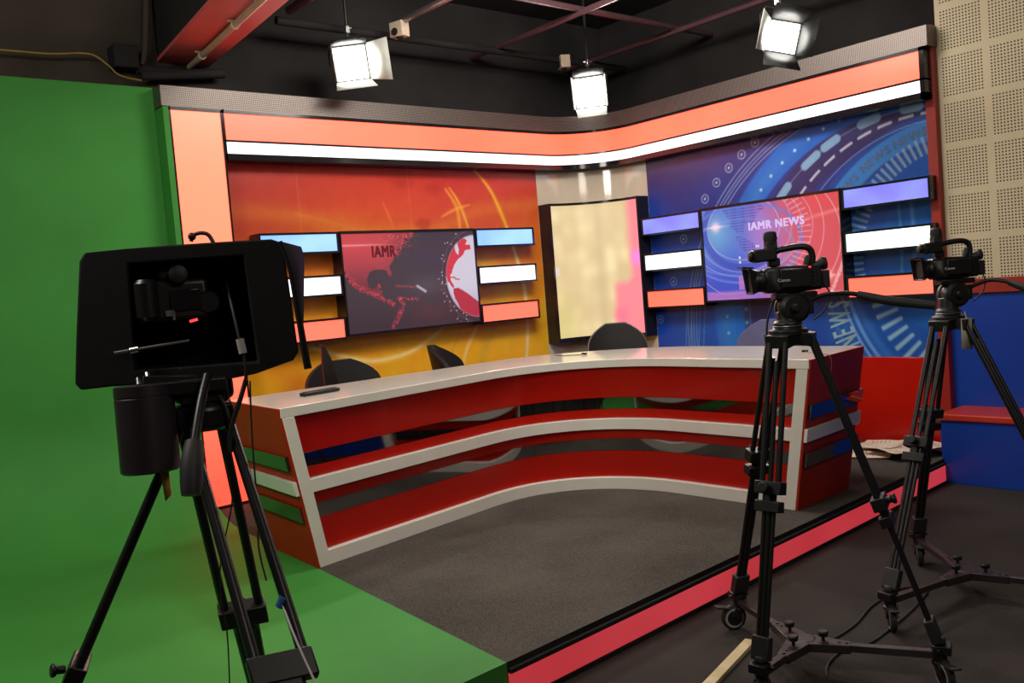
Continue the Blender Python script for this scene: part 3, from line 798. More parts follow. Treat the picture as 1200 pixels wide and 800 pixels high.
def rnd(seed): return np.random.RandomState(seed)
def paint_tvA(U, W_):
    col = np.zeros(U.shape + (3,)) + np.array((62, 46, 58), float)
    col = mixc(col, (54, 36, 46), sst(W_, 0.4, 0.0) * 0.7)
    n = fnoise(U * 6, W_ * 4, 41, 3.0)
    land = [(-.05, 1.05), (.47, 1.05), (.498, .985), (.44, .93), (.42, .87), (.399, .834), (.37, .76), (.346, .698), (.325, .66), (.333, .60), (.328, .546), (.312, .56), (.300, .61), (.277, .626), (.235, .632), (.202, .624), (.172, .60), (.155, .55), (.158, .49), (.17, .453), (.205, .43), (.225, .46), (.245, .487), (.250, .45), (.236, .42), (.241, .40), (.262, .36), (.269, .335), (.295, .31), (.33, .266), (.315, .25), (.28, .29), (.248, .338), (.205, .385), (.157, .409), (.12, .43), (.087, .461), (.06, .51), (.031, .556), (-.007, .678), (-.05, .70)]
    L_ = inpoly(U + 0.008 * fnoise(U * 40, W_ * 30, 7, 2), W_ + 0.010 * fnoise(U * 40, W_ * 30, 9, 2), land).astype(float)
    fade = sst(W_, 0.42, 0.82) * sst(U + 0.02 * n, 0.55, 0.25)
    lc = np.zeros(col.shape) + np.array((120, 44, 58), float)
    lc = mixc(lc, (204, 62, 74), fade)
    lc = mixc(lc, (226, 70, 72), 0.5 * sst(W_, 0.8, 1.0) * sst(U, 0.3, 0.05))
    col = col * (1 - 0.9 * L_[..., None]) + lc * 0.9 * L_[..., None]
    hsh = np.sin(np.floor(U * 118) * 12.9898 + np.floor(W_ * 70) * 78.233) * 43758.5453; hsh = hsh - np.floor(hsh)
    speck = (hsh > 0.62).astype(float)
    edge = np.clip(fnoise(U * 30, W_ * 24, 13, 2.4) * 3, 0, 1)
    for pts, w in (([(-.007, .678), (.031, .556), (.087, .461), (.157, .409), (.248, .338), (.33, .266)], .03), ([(.498, .985), (.43, .9), (.38, .78)], .04), ([(.377, .315), (.43, .31), (.512, .30)], .018), ([(.377, .315), (.40, .25), (.367, .153), (.321, .035)], .03), ([(.36, .45), (.42, .44), (.50, .43)], .012), ([(.235, .477), (.25, .42), (.24, .39)], .012)):
        d, _ = polydist(U * 1.66, W_, [(a_ * 1.66, b_) for a_, b_ in splines(pts)])
        col = mixc(col, (214, 56, 72), 0.9 * sst(d, w * 1.5, w * 0.2) * np.clip(speck * 0.9 + edge * .6, 0, 1))
    col = mixc(col, (226, 84, 84), 0.7 * speck * np.clip(edge + .35, 0, 1) * sst(W_, 0.72, 0.95) * sst(U, .15, .4) * sst(U, .60, .42))
    col = mixc(col, (170, 60, 72), 0.35 * edge * L_ * sst(W_, .9, .5))
    d, s_ = polydist(U * 1.66, W_, [(-.05, .885), (.64, .884)])
    col = mixc(col, (240, 170, 180), np.exp(-(d / 0.010) ** 2) * sst(s_, 1.0, 0.3))
    col = mixc(col, (220, 80, 80), 0.35 * np.exp(-(d / 0.06) ** 2) * sst(s_, 1.0, 0.3))
    d, _ = polydist(U * 1.66, W_, [(.52 * 1.66, .433), (.579 * 1.66, .372)])
    col = mixc(col, (190, 176, 190), 0.9 * sst(d, 0.022, 0.006))
    # the globe
    x = U * 1.66; g = np.hypot(x - 1.665, (W_ - 0.50) * 0.92)
    G = sst(g, 0.425, 0.418)
    gc = np.zeros(col.shape) + np.array((206, 198, 214), float)
    gc = mixc(gc, (168, 158, 176), sst(W_, 0.45, 0.0))
    N_ = [(.93, 1.02), (.86, .96), (.817, .844), (.764, .685), (.745, .573), (.762, .458), (.80, .381), (.812, .395), (.792, .455), (.782, .50), (.785, .535), (.800, .545), (.803, .575), (.812, .60), (.829, .648), (.86, .70), (.882, .718), (.905, .745), (.92, .79), (.974, .803), (.965, .85), (.93, .85), (.944, .90), (.915, .93), (.93, .96), (.965, .95), (.95, 1.0)]
    S_ = [(.800, .38), (.84, .385), (.872, .358), (.918, .312), (.995, .22), (1.05, .2), (1.05, -.05), (.88, -.05), (.86, .08), (.836, .189), (.815, .25), (.801, .308)]
    lake = [(.835, .86), (.845, .77), (.865, .74), (.872, .80), (.862, .88), (.872, .91), (.852, .90)]
    wob = 0.006 * fnoise(U * 30, W_ * 30, 2, 3)
    Nm = inpoly(U + wob, W_ + wob, N_) & ~inpoly(U, W_, lake)
    gc = mixc(gc, (206, 46, 62), Nm.astype(float)); gc = mixc(gc, (176, 40, 60), inpoly(U + wob, W_ - wob, S_).astype(float))
    d, _ = polydist(U, W_, [(.79, .50), (.81, .505), (.83, .48), (.855, .475)])
    gc = mixc(gc, (190, 44, 60), sst(d, .008, .004))
    gc = mixc(gc, (150, 130, 150), 0.5 * sst(g, 0.395, 0.42))
    col = col * (1 - G[..., None]) + gc * G[..., None]
    ring = np.exp(-((g - 0.47) / 0.006) ** 2)
    col = mixc(col, (110, 92, 110), 0.5 * ring)
    rg = rnd(12)
    for k in range(34):
        th = rg.uniform(2.0, 4.4); rr = rg.uniform(.43, .53)
        px, pz = 1.665 + rr * math.cos(th), 0.5 + rr * math.sin(th) / .92
        q = np.hypot(x - px, W_ - pz)
        col = mixc(col, (220, 210, 220) if rg.rand() > .15 else (220, 50, 70), 0.9 * sst(q, .009, .004))
    return col
def paint_tvB(U, W_):
    x = U * 1.66
    col = np.zeros(U.shape + (3,)) + np.array((64, 104, 206), float)
    col = mixc(col, (46, 70, 190), sst(W_, 0.6, 0.1))
    col = mixc(col, (108, 176, 214), 0.9 * np.exp(-((x - .17) ** 2 + (W_ - .75) ** 2) / .06))
    col = mixc(col, (140, 110, 200), sst(U, .30, .48) * sst(W_, .2, .45))
    t_ = sst(U + 0.10 * (W_ - .5), .42, .72)
    col = mixc(col, (222, 72, 76), t_)
    col = mixc(col, (178, 120, 200), .75 * np.exp(-(((x - .78) / .26) ** 2 + ((W_ - .66) / .30) ** 2)))
    col = mixc(col, (232, 62, 58), 0.8 * sst(W_, .6, 1.0) * sst(U, .6, .9))
    col = mixc(col, (196, 92, 130), 0.7 * sst(W_, .35, .05) * sst(U, .35, .5) * sst(U, .8, .6))
    def ell(cx, cz, a_, b_): return np.hypot((x - cx) / a_, (W_ - cz) / b_)
    def er(cx, cz, a_, b_, w, c, al):
        nonlocal col
        col = mixc(col, c, al * np.clip(1.2 - np.abs(ell(cx, cz, a_, b_) - 1) / w, 0, 1))
    col = mixc(col, (44, 66, 176), 0.75 * sst(np.abs(ell(.52, .76, .50, .42) - 1), .10, .07) * sst(U, .62, .45))
    er(.52, .76, .46, .34, .018, (214, 200, 236), .6); er(.52, .76, .60, .47, .02, (200, 160, 210), .55)
    er(.52, .74, .72, .50, .010, (226, 200, 220), .6); er(.52, .73, .84, .56, .008, (230, 190, 200), .6)
    er(.62, .70, .86, .72, .008, (240, 210, 214), .6); er(.40, .60, 1.26, .85, .008, (240, 200, 200), .55)
    er(.50, .60, .72, .42, .04, (90, 120, 220), .7); er(.46, .56, .66, .30, .05, (130, 150, 226), .45)
    e1 = ell(.46, .66, .80, .60); an = np.arctan2((W_ - .66) / .6, (x - .46) / .8)
    col = mixc(col, (228, 170, 196), 0.6 * (np.abs(e1 - 1) < .10) * (((an * 11) % 1) > .72) * sst(U, .35, .5))
    e2 = ell(.30, .62, .95, .58)
    col = mixc(col, (40, 50, 140), 0.7 * (np.abs(e2 - 1) < .03) * sst(W_, .4, .2))
    col = mixc(col, (190, 190, 220), 0.6 * (np.abs(e2 - .965) < .012) * (((np.arctan2(W_ - .62, x - .30) * 60) % 1) > .45) * sst(W_, .5, .2))
    col = mixc(col, (196, 116, 196), 0.8 * sst(W_, .11, .07) * sst(U, .62, .3))
    col = mixc(col, (204, 120, 190), 0.8 * ((U > .262) & (U < .30) & (W_ > .10) & (W_ < .25)))
    # dotted map
    mp = [(.16, .99), (.30, .99), (.44, 1.0), (.50, .95), (.43, .90), (.42, .84), (.40, .80), (.33, .80), (.32, .70), (.27, .72), (.25, .76), (.21, .76), (.22, .86)]
    ma = [(.26, .68), (.31, .67), (.39, .59), (.41, .53), (.36, .47), (.30, .53)]
    dots = (((x / .026) % 1 < .62) & ((W_ / .030) % 1 < .60))
    col = mixc(col, (40, 52, 150), 0.75 * (dots & (inpoly(U, W_, mp) | inpoly(U, W_, ma))))
    for (a_, b_) in ((.41, .55), (.425, .555), (.28, .40), (.28, .45)):
        col = mixc(col, (226, 226, 246), ((np.abs(U - a_) < .006) & (np.abs(W_ - b_) < .012)).astype(float))
    col = col * .86 + np.array((150, 124, 180)) * .14
    # flares
    def flare(cx, cz, s_, c):
        nonlocal col
        q = np.hypot(x - cx, W_ - cz)
        w = np.exp(-(q / s_) ** 2) + .7 * np.exp(-((W_ - cz) / (s_ * .22)) ** 2) * np.exp(-((x - cx) / (s_ * 2.6)) ** 2)
        col = mixc(col, c, np.clip(w, 0, 1))
    flare(.172, .804, .055, (250, 214, 232)); flare(1.50, .19, .05, (250, 170, 160))
    d, s_ = polydist(x, W_, [(.9, .72), (1.66, .83)])
    col = mixc(col, (244, 150, 146), .5 * np.exp(-(d / .02) ** 2) * sst(s_, .2, .8))
    d, s_ = polydist(x, W_, splines([(1.50, -.02), (1.56, .10), (1.62, .22), (1.67, .33)]))
    col = mixc(col, (246, 214, 200), .8 * (d < .018) * (((s_ * 22) % 1) > .4))
    return col

def television(W, flip, u0, u1, z0, z1, paint, label, word, wm, wpos, wsize, xs=1.0):
    t = thing('television', label, 'television', W((u0 + u1) / 2, z0, 0))
    e = 0.012; mb = MB()
    wall_box(mb, W, u0 - e, u1 + e, z0 - 0.016, z1 + 0.022, 0.004, 0.128)
    for a0, a1, b0, b1 in ((u0 - e, u0, z0 - 0.016, z1 + 0.022), (u1, u1 + e, z0 - 0.016, z1 + 0.022), (u0, u1, z0 - 0.016, z0), (u0, u1, z1, z1 + 0.022)):
        wall_box(mb, W, a0, a1, b0, b1, 0.128, 0.142)
    obj('cabinet', mb, M_['blackgloss'], t)
    def uv(u, z):
        f = (u - u0) / (u1 - u0); return 1 - f if flip else f
    vs, fs, w = text_mb(word, wsize, wsize * .09, 0.0, 1.12)
    pts = []
    for x, y, q in vs:
        a_ = wpos[0] * (u1 - u0) + x * xs; zz = z0 + wpos[1] * (z1 - z0) + y
        pts.append(W(u1 - a_ if flip else u0 + a_, zz, 0.1345 + q))
    picture('screen', lambda u, z: W(u, z, 0.133), u0, u1, z0, z1, 0.0045,
            lambda U, Z_: paint((u1 - U) / (u1 - u0) if flip else (U - u0) / (u1 - u0), (Z_ - z0) / (z1 - z0)), M_['tvpic'], t, [(pts, fs, wm)])
television(WA, False, 3.280, 4.505, 1.230, 1.968, paint_tvA, 'large television showing a dark red world map and globe on the orange wall', 'IAMR', M_['textdark'], (.205, .755), .118, .72)
television(WB, True, 3.388, 4.603, 1.242, 1.972, paint_tvB, 'large television showing blue and red rings and IAMR NEWS on the blue wall', 'IAMR NEWS', M_['textpale'], (.362, .725), .084)

# corner light panel
t = thing('corner_light_panel', 'tall curved light panel glowing cream and pink in the corner of the set', 'light panel', (5.85, 5.77, 0.95))
mb = MB()
def arcbox(mb, z0, z1, d0, d1, a0=0.0, a1=1.0, n=20):
    rows = []
    for i in range(n + 1):
        a_ = PI / 2 * (1 - (a0 + (a1 - a0) * i / n)); ca, sa = math.cos(a_), math.sin(a_)
        rows.append([V((CX + (RW - d) * ca, CY + (RW - d) * sa, z)) for d, z in ((d0, z0), (d1, z0), (d1, z1), (d0, z1))])
    mb.grid(rows, 0, True); m = 4
    mb.add(rows[0], [(0, 1, 2, 3)]); mb.add(rows[-1], [(3, 2, 1, 0)])
arcbox(mb, 0.955, 2.19, 0.003, 0.125)
arcbox(mb, 0.955, 0.992, 0.125, 0.145); arcbox(mb, 2.168, 2.19, 0.125, 0.145)
arcbox(mb, 0.992, 2.168, 0.125, 0.145, 0.0, 0.02, 2); arcbox(mb, 0.992, 2.168, 0.125, 0.145, 0.98, 1.0, 2)
obj('frame', mb, M_['blackgloss'], t)
def paint_panel(S, Z_):
    col = np.zeros(S.shape + (3,)) + np.array((226, 198, 146), float)
    bl = np.zeros(S.shape); rg = rnd(33)
    for i in range(7):
        for j in range(9):
            cx = (i + .5) / 7 + rg.uniform(-.03, .03); cz = 1.0 + (j + .5) / 9 * 1.16 + rg.uniform(-.02, .02)
            bl += rg.uniform(-.2, 1.0) * np.exp(-(((S - cx) / .07) ** 2 + ((Z_ - cz) / .075) ** 2))
    col = mixc(col, (255, 234, 178), np.clip(bl, 0, 1) * .8)
    col = mixc(col, (206, 176, 130), .5 * np.exp(-((S - .53) / .06) ** 2) + .4 * np.exp(-((S - .12) / .04) ** 2) * 0)
    col = mixc(col, (216, 206, 122), .5 * sst(S, .35, .1) * sst(Z_, 1.6, 1.1))
    pk = np.clip(sst(S, .80, .93) + sst(S, .62, .72) * sst(Z_, 1.50, 1.40), 0, 1)
    col = mixc(col, (255, 140, 150), pk)
    q = np.hypot((S - .95) * 1.0, Z_ - 1.66)
    col = mixc(col, (250, 140, 226), sst(q, .12, .02))
    col = mixc(col, (255, 120, 150), .7 * sst(np.hypot(S - .72, Z_ - 1.15), .12, .03))
    col = mixc(col, (226, 220, 216), .7 * ((S < .07) & (S > .0) & (np.abs(Z_ - 1.585) < .035)))
    return col
def arcpt(s_, z):
    a_ = PI / 2 * (1 - (.02 + .96 * s_)); r = RW - 0.128
    return V((CX + r * math.cos(a_), CY + r * math.sin(a_), z))
# the panel is drawn on an 0..1 x z sheet, then bent round the corner
picture('screen', arcpt, 0.0, 1.0, 0.992, 2.168, 0.0125, paint_panel, M_['panelpic'], t)

# ------------------------------------------------------------------ news desk
ZT, ZS = 0.98, 0.93
def bez(p0, c1, c2, p1, n):
    out = []
    for i in range(n + 1):
        t_ = i / n; k = 1 - t_
        out.append(V(p0) * k ** 3 + V(c1) * 3 * k * k * t_ + V(c2) * 3 * k * t_ * t_ + V(p1) * t_ ** 3)
    return out
def plan(p0, p1, h1, h2, p2, p3, n=22):
    """straight - rounded corner - straight, 12 + n + 12 points"""
    d1 = (V(p1) - V(p0)).normalized(); d2 = (V(p3) - V(p2)).normalized()
    A = [V(p0).lerp(V(p1), i / 12) for i in range(12)]
    B = bez(p1, V(p1) + d1 * h1, V(p2) - d2 * h2, p2, n)
    D = [V(p2).lerp(V(p3), i / 12) for i in range(1, 13)]
    return A + B + D
FB = plan((1.985, 4.03, 0), (3.28, 4.235, 0), .50, .48, (4.09, 3.48, 0), (4.115, 2.715, 0))
FT = plan((1.850, 4.03, 0), (3.28, 4.235, 0), .50, .48, (4.09, 3.48, 0), (4.085, 2.560, 0))
BB = plan((2.01, 4.69, 0), (3.70, 4.76, 0), .50, .48, (4.72, 3.75, 0), (4.690, 2.745, 0))
BT = plan((1.90, 4.80, 0), (3.85, 4.845, 0), .50, .48, (4.81, 3.80, 0), (4.785, 2.650, 0))
NN = len(FB)
def front(i, z, off=0.0):
    """point i of the desk front at height z, off metres behind it"""
    f = (z - ZP) / (ZT - ZP)
    p = FB[i].lerp(FT[i], f)
    a_ = FB[max(0, i - 1)]; b_ = FB[min(NN - 1, i + 1)]
    tdir = (b_ - a_).normalized(); nrm_ = V((-tdir.y, tdir.x, 0))
    return V((p.x, p.y, z)) + nrm_ * off
t = thing('news_desk', 'curved red and white news desk with black mirror stripes on the grey carpeted stage', 'desk', (3.3, 4.3, ZP))
mb = MB()
mb.loft([V((p.x, p.y, ZS)) for p in FT] + [V((p.x, p.y, ZS)) for p in reversed(BT)],
        [V((p.x, p.y, ZT)) for p in FT] + [V((p.x, p.y, ZT)) for p in reversed(BT)])
obj('desk_top', mb, M_['white'], t, bevel=0.003)
def band(z0, z1, o0, o1, i0=0, i1=None, trim=0.0):
    """curved slab following the front from height z0 to z1 between depths o0 and o1"""
    mb = MB(); rows = []
    idx = list(range(i0, (NN if i1 is None else i1)))
    for i in idx:
        rows.append([front(i, z0, o0), front(i, z1, o0), front(i, z1, o1), front(i, z0, o1)])
    if trim:
        for e, q in ((0, 1), (-1, -2)):
            d_ = [(rows[q][k] - rows[e][k]).normalized() for k in range(4)]
            rows[e] = [rows[e][k] + d_[k] * trim for k in range(4)]
    mb.grid(rows, 0, True); mb.add(rows[0], [(0, 1, 2, 3)]); mb.add(rows[-1], [(3, 2, 1, 0)])
    return mb
obj('base_rail', band(ZP, 0.236, 0.0, 0.06), M_['white'], t, bevel=0.003)
for (z0, z1) in ((.737, ZS), (.610, .664), (.476, .538), (.236, .400)):
    obj('front_panel', band(z0, z1, 0.035, 0.05, trim=.03), M_['red'], t)
for (z0, z1) in ((.666, .735), (.402, .474)):
    obj('mirror_stripe', band(z0, z1, 0.036, 0.048, trim=.03), M_['mirror'], t)['label'] = 'smoked mirror stripe'
obj('white_stripe', band(.540, .608, 0.0, 0.05, trim=.03), M_['white'], t, bevel=0.002)
def post(i, w):
    mb = MB()
    j = 1 if i == 0 else NN - 2
    P = []
    for z in (0.2, ZS):
        a_ = front(i, z); b_ = front(i, z, 0.06); d_ = (front(j, z) - a_).normalized() * w
        P.append([a_, a_ + d_, b_ + d_, b_])
    mb.loft(P[0], P[1]); return mb
obj('end_post', post(0, .068), M_['white'], t, bevel=0.002)
obj('end_post', post(NN - 1, .068), M_['white'], t, bevel=0.002)
def end_pt(side, f, z, out=0.0):
    """f from front (0) to back (1) of an end, at height z"""
    i = 0 if side < 0 else NN - 1
    k = (z - ZP) / (ZT - ZP)
    a_ = FB[i].lerp(FT[i], k); b_ = BB[i].lerp(BT[i], k); p = a_.lerp(b_, f)
    o_ = V((-1, 0.0, 0)) if side < 0 else V((0.0, -1, 0))
    return V((p.x, p.y, z)) + o_ * out
def end_slab(side, f0, f1, z0, z1, o0, o1):
    return MB().loft([end_pt(side, f0, z0, o0), end_pt(side, f1, z0, o0), end_pt(side, f1, z1, o0), end_pt(side, f0, z1, o0)],
                     [end_pt(side, f0, z0, o1), end_pt(side, f1, z0, o1), end_pt(side, f1, z1, o1), end_pt(side, f0, z1, o1)])
for sd in (-1, 1):
    obj('end_panel', end_slab(sd, 0.004, 1.0, ZP + 0.001, ZT - 0.002, -0.015, 0.013), M_['redend'], t)
    for z0, z1 in ((.664, .737), (.400, .476)):
        obj('end_mirror_stripe', end_slab(sd, 0.03, 1.02, z0, z1, 0.012, 0.032), M_['mirror'], t)['label'] = 'smoked mirror stripe across the end'
    obj('end_white_stripe', end_slab(sd, 0.0, 1.02, .538, .610, 0.012, 0.032), M_['white'], t, bevel=0.002)
# inside of the desk: modesty board and shelf seen only from behind
mb = MB(); rows = []
for i in range(2, NN - 2):
    rows.append([front(i, ZP + .01, .08), front(i, ZS, .08), front(i, ZS, .10), front(i, ZP + .01, .10)])
mb.grid(rows, 0, True); obj('inner_board', mb, M_['redpaint'], t)

# things on the desk
t = thing('remote_control', 'slim black remote control lying on the left end of the white desk top', 'remote control', (2.27, 4.42, ZT), basis((0.24, 0.03, 0)))
mb = MB().box((0, 0, .011), (.235, .05, .018)); obj('casing', mb, M_['black'], t, False, bevel=0.006, seg=3)
mb = MB()
for i in range(13): mb.box((-.10 + i * .0165, .0, .0215), (.010, .03, .004))
b_ = obj('keypad', mb, M_['rubber'], t, False)
def lapel_mic(label, pts, head, m):
    t = thing('lapel_microphone', label, 'microphone', head, group='lapel microphones on the desk')
    obj('cable', MB().tube(smooth_path(pts), 0.0022, 6), m, t)
    h = V(head)
    obj('capsule', MB().lathe(h + V((-.012, 0, .008)), (1, 0, .1), [(0, .003), (.004, .006), (.022, .006), (.028, .003)], 10), M_['black'], t)
    obj('clip', MB().box(h + V((.012, -.010, .007)), (.028, .012, .012)), M_['black'], t, bevel=.002)
lapel_mic('small black lapel microphone with thin cable, on the desk before the corner light panel',
          [(4.20, 4.62, ZT + .003), (4.16, 4.53, ZT + .003), (4.18, 4.46, ZT + .003), (4.215, 4.41, ZT + .003), (4.235, 4.375, ZT + .004)], (4.235, 4.375, ZT), M_['black'])
e0 = V((4.42, 2.80, ZT + .003))
lapel_mic('lapel microphone with pinkish cable hanging over the right end of the desk',
          [e0, (4.36, 2.70, ZT + .003), (4.32, 2.62, ZT + .003), (4.31, 2.575, ZT - .005), (4.30, 2.56, ZT - .06), (4.27, 2.575, ZT - .115), (4.22, 2.585, ZT - .10), (4.20, 2.575, ZT - .04)], (4.42, 2.80, ZT), M_['wire'])

# ------------------------------------------------------------------ chairs behind the desk
def chair(label, x, y, heading, m, top, w, wrap, arm=False, rim=None, point=0.0):
    """heading: the way the sitter faces, degrees; top: height of the back above the platform"""
    h = math.radians(heading); R = Matrix.Rotation(h, 3, 'Z')
    t = thing('office_chair', label, 'chair', (x, y, ZP), R)
    sh = .47
    mb = MB(); rows = []
    n = 28
    for zz, k in ((sh - .035, .86), (sh - .02, .98), (sh + .02, 1.0), (sh + .04, .93), (sh + .046, .5)):
        rows.append([(math.copysign(abs(math.cos(2 * PI * i / n)) ** .6, math.cos(2 * PI * i / n)) * .235 * k + .02, math.copysign(abs(math.sin(2 * PI * i / n)) ** .6, math.sin(2 * PI * i / n)) * .24 * k, zz) for i in range(n)])
    mb.grid(rows, 0, True); mb.add(rows[-1], [tuple(range(n))]); mb.add(rows[0], [tuple(range(n))[::-1]])
    obj('seat', mb, m, t, False)
    # curved backrest shell
    mb = MB(); z0 = .52; nz, nu = 16, 20
    def pt(f, g, th):
        zz = z0 + (top - z0) * g
        half = (w / 2) * (1 - max(0, (g - .55) / .45) ** 2.6 * (1 - .28 * (1 - point)) * .92) * (.82 + .18 * min(1, g * 2.5))
        a_ = (f * 2 - 1); yy = a_ * half
        xx = -.22 - .07 * g + wrap * (a_ * half / (w / 2)) ** 2 - th
        return (xx, yy, zz)
    F_ = [[pt(f / nu, g / nz, 0) for f in range(nu + 1)] for g in range(nz + 1)]
    B_ = [[pt(f / nu, g / nz, .035) for f in range(nu + 1)] for g in range(nz + 1)]
    mb.grid(F_); mb.grid(B_)
    mb.grid([F_[-1], B_[-1]]); mb.grid([F_[0], B_[0]])
    mb.grid([[r[0] for r in F_], [r[0] for r in B_]]); mb.grid([[r[-1] for r in F_], [r[-1] for r in B_]])
    obj('backrest', mb, m, t, False, bevel=.006)
    if rim:
        edge = [r[0] for r in B_] + [p for p in B_[-1][1:-1]] + [r[-1] for r in reversed(B_)]
        obj('rim', MB().tube(edge, .008, 8), rim, t, False)
    obj('back_bracket', MB().tube(smooth_path([(-.02, 0, sh - .05), (-.2, 0, sh - .03), (-.285, 0, sh + .08), (-.30, 0, sh + .22)]), .016, 8), M_['blackmetal'], t, False)
    obj('gas_column', MB().lathe((0, 0, .10), (0, 0, 1), [(0, .03), (.18, .03), (.18, .018), (.345, .018)], 14), M_['blackmetal'], t, False)
    mb = MB()
    for k in range(5):
        a_ = 2 * PI * k / 5 + .3; mb.bar((0, 0, .11), (math.cos(a_) * .29, math.sin(a_) * .29, .075), .045, .028)
    obj('base', mb, M_['blackmetal'], t, False, bevel=.005)
    for k in range(5):
        a_ = 2 * PI * k / 5 + .3; p = V((math.cos(a_) * .28, math.sin(a_) * .28, .029))
        obj('castor', MB().lathe(p + V((-math.sin(a_), math.cos(a_), 0)) * -.02, (-math.sin(a_), math.cos(a_), 0), [(0, .022), (.006, .028), (.034, .028), (.04, .022)], 14).tube([p + V((0, 0, .01)), p + V((0, 0, .055))], .008, 8), M_['rubber'], t, False)
    if arm:
        mb = MB(); P0 = []
        for (y1, zz, ww) in ((-.13, sh - .02, .08), (-.13, sh + .15, .092), (-.135, sh + .30, .094), (-.148, sh + .40, .084), (-.168, sh + .48, .064), (-.198, sh + .55, .028), (-.222, sh + .585, .010)):
            P0.append([(-.03, y1 - ww, zz), (-.03, y1, zz), (-.06, y1, zz), (-.06, y1 - ww, zz)])
        mb.grid(P0, 0, True); mb.add(P0[-1], [(0, 1, 2, 3)]); mb.add(P0[0], [(3, 2, 1, 0)])
        obj('armrest', mb, m, t, False, bevel=.004)
    return t
chair('black office chair with wide rounded back and curved arm blade, left end of desk', 2.87, 5.02, -92, M_['chair'], .93, .55, .05, arm=True)
chair('black office chair seen edge-on with pointed curved back, before the orange wall', 3.80, 5.04, -48, M_['chair'], .955, .46, .15, point=.4)
chair('black office chair with pale rimmed back, before the corner light panel', 5.00, 4.75, 228, M_['chair'], .965, .46, .04, rim=M_['greypipe'])
chair('slate blue fabric office chair at the right end of the desk by the blue wall', 5.02, 3.55, 188, M_['chairblue'], .955, .50, .04)

# ------------------------------------------------------------------ newspapers on the stage, stick, cables
def newspaper(label, x, y, w, d, rot, z, seed):
    R = Matrix.Rotation(math.radians(rot), 3, 'Z')
    t = thing('newspaper', label, 'newspaper', (x, y, z), R, 'newspapers on the stage')
    rg = random.Random(seed); mb = MB(); n = 12; ph = rg.random() * 6
    def hz(u, v): return .004 + .010 * (math.sin(u * 5 + ph) * math.sin(v * 4 + ph * 2)) ** 2 + .006 * abs(math.sin(u * 9 + ph))
    pts = [[((i / n - .5) * w, (j / n - .5) * d, hz(i / n, j / n)) for i in range(n + 1)] for j in range(n + 1)]
    mb.grid(pts); mb.grid([[(a_, b_, c_ - .003) for a_, b_, c_ in r] for r in pts])
    obj('sheets', mb, M_['paper'], t, False)
    mb = MB()
    def strip(u0, u1, v0, v1, mi):
        k = 6
        mb.grid([[((u0 + (u1 - u0) * i / k - .5) * w, (v - .5) * d, hz(u0 + (u1 - u0) * i / k, v) + .0025) for i in range(k + 1)] for v in (v0, v1)], mi)
    for c in range(4):
        for r in range(16):
            if rg.random() < .82: strip(.06 + c * .225, .06 + c * .225 + rg.uniform(.13, .20), .06 + r * .055, .06 + r * .055 + .009, 0)
    for q in range(3):
        u = rg.uniform(.1, .6); v = rg.uniform(.2, .8); strip(u, u + .28, v, v + .05, 1 if q else 0)
    obj('printed_columns', mb, [M_['ink'], M_['inkred']], t, False)
newspaper('cream newspaper spread flat in front of the red wall panel, nearest the desk end', 5.68, 3.17, .50, .38, 20, ZP + .001, 1)
newspaper('cream newspaper lying open at the back of the spread papers, touching the red panel', 5.80, 3.00, .28, .50, 8, ZP + .026, 2)
newspaper('crumpled newspaper at the front of the spread papers, right above the red light strip', 5.70, 2.88, .46, .34, -24, ZP + .052, 3)
newspaper('small newspaper by the bench end, behind the right camera tripod', 5.88, 2.80, .20, .18, 35, ZP + .001, 4)

tag(obj('wooden_stick', MB().box((2.585, 2.04, .009), (.52, .042, .018), Matrix.Rotation(math.atan2(.073, .264), 3, 'Z')), M_['wood'], bevel=.002), 'pale flat wooden stick lying on the dark carpet at the bottom of the view', 'stick')
def floor_cable(label, pts, r=.005):
    tag(obj('floor_cable', MB().tube(smooth_path([(x, y, r) for x, y in pts]), r, 8), M_['rubber']), label, 'cable', 'cables on the floor')
floor_cable('black cable running from the left camera dolly towards the right camera dolly across the carpet', [(2.62, 1.62), (2.80, 1.76), (2.97, 1.80), (3.10, 1.76), (3.30, 1.77), (3.55, 1.80), (3.75, 1.84)])
floor_cable('black cable looping behind the first cable between the two camera dollies', [(2.85, 1.95), (3.0, 1.89), (3.22, 1.89), (3.45, 1.94), (3.60, 1.945), (3.74, 1.94), (3.86, 1.84)])

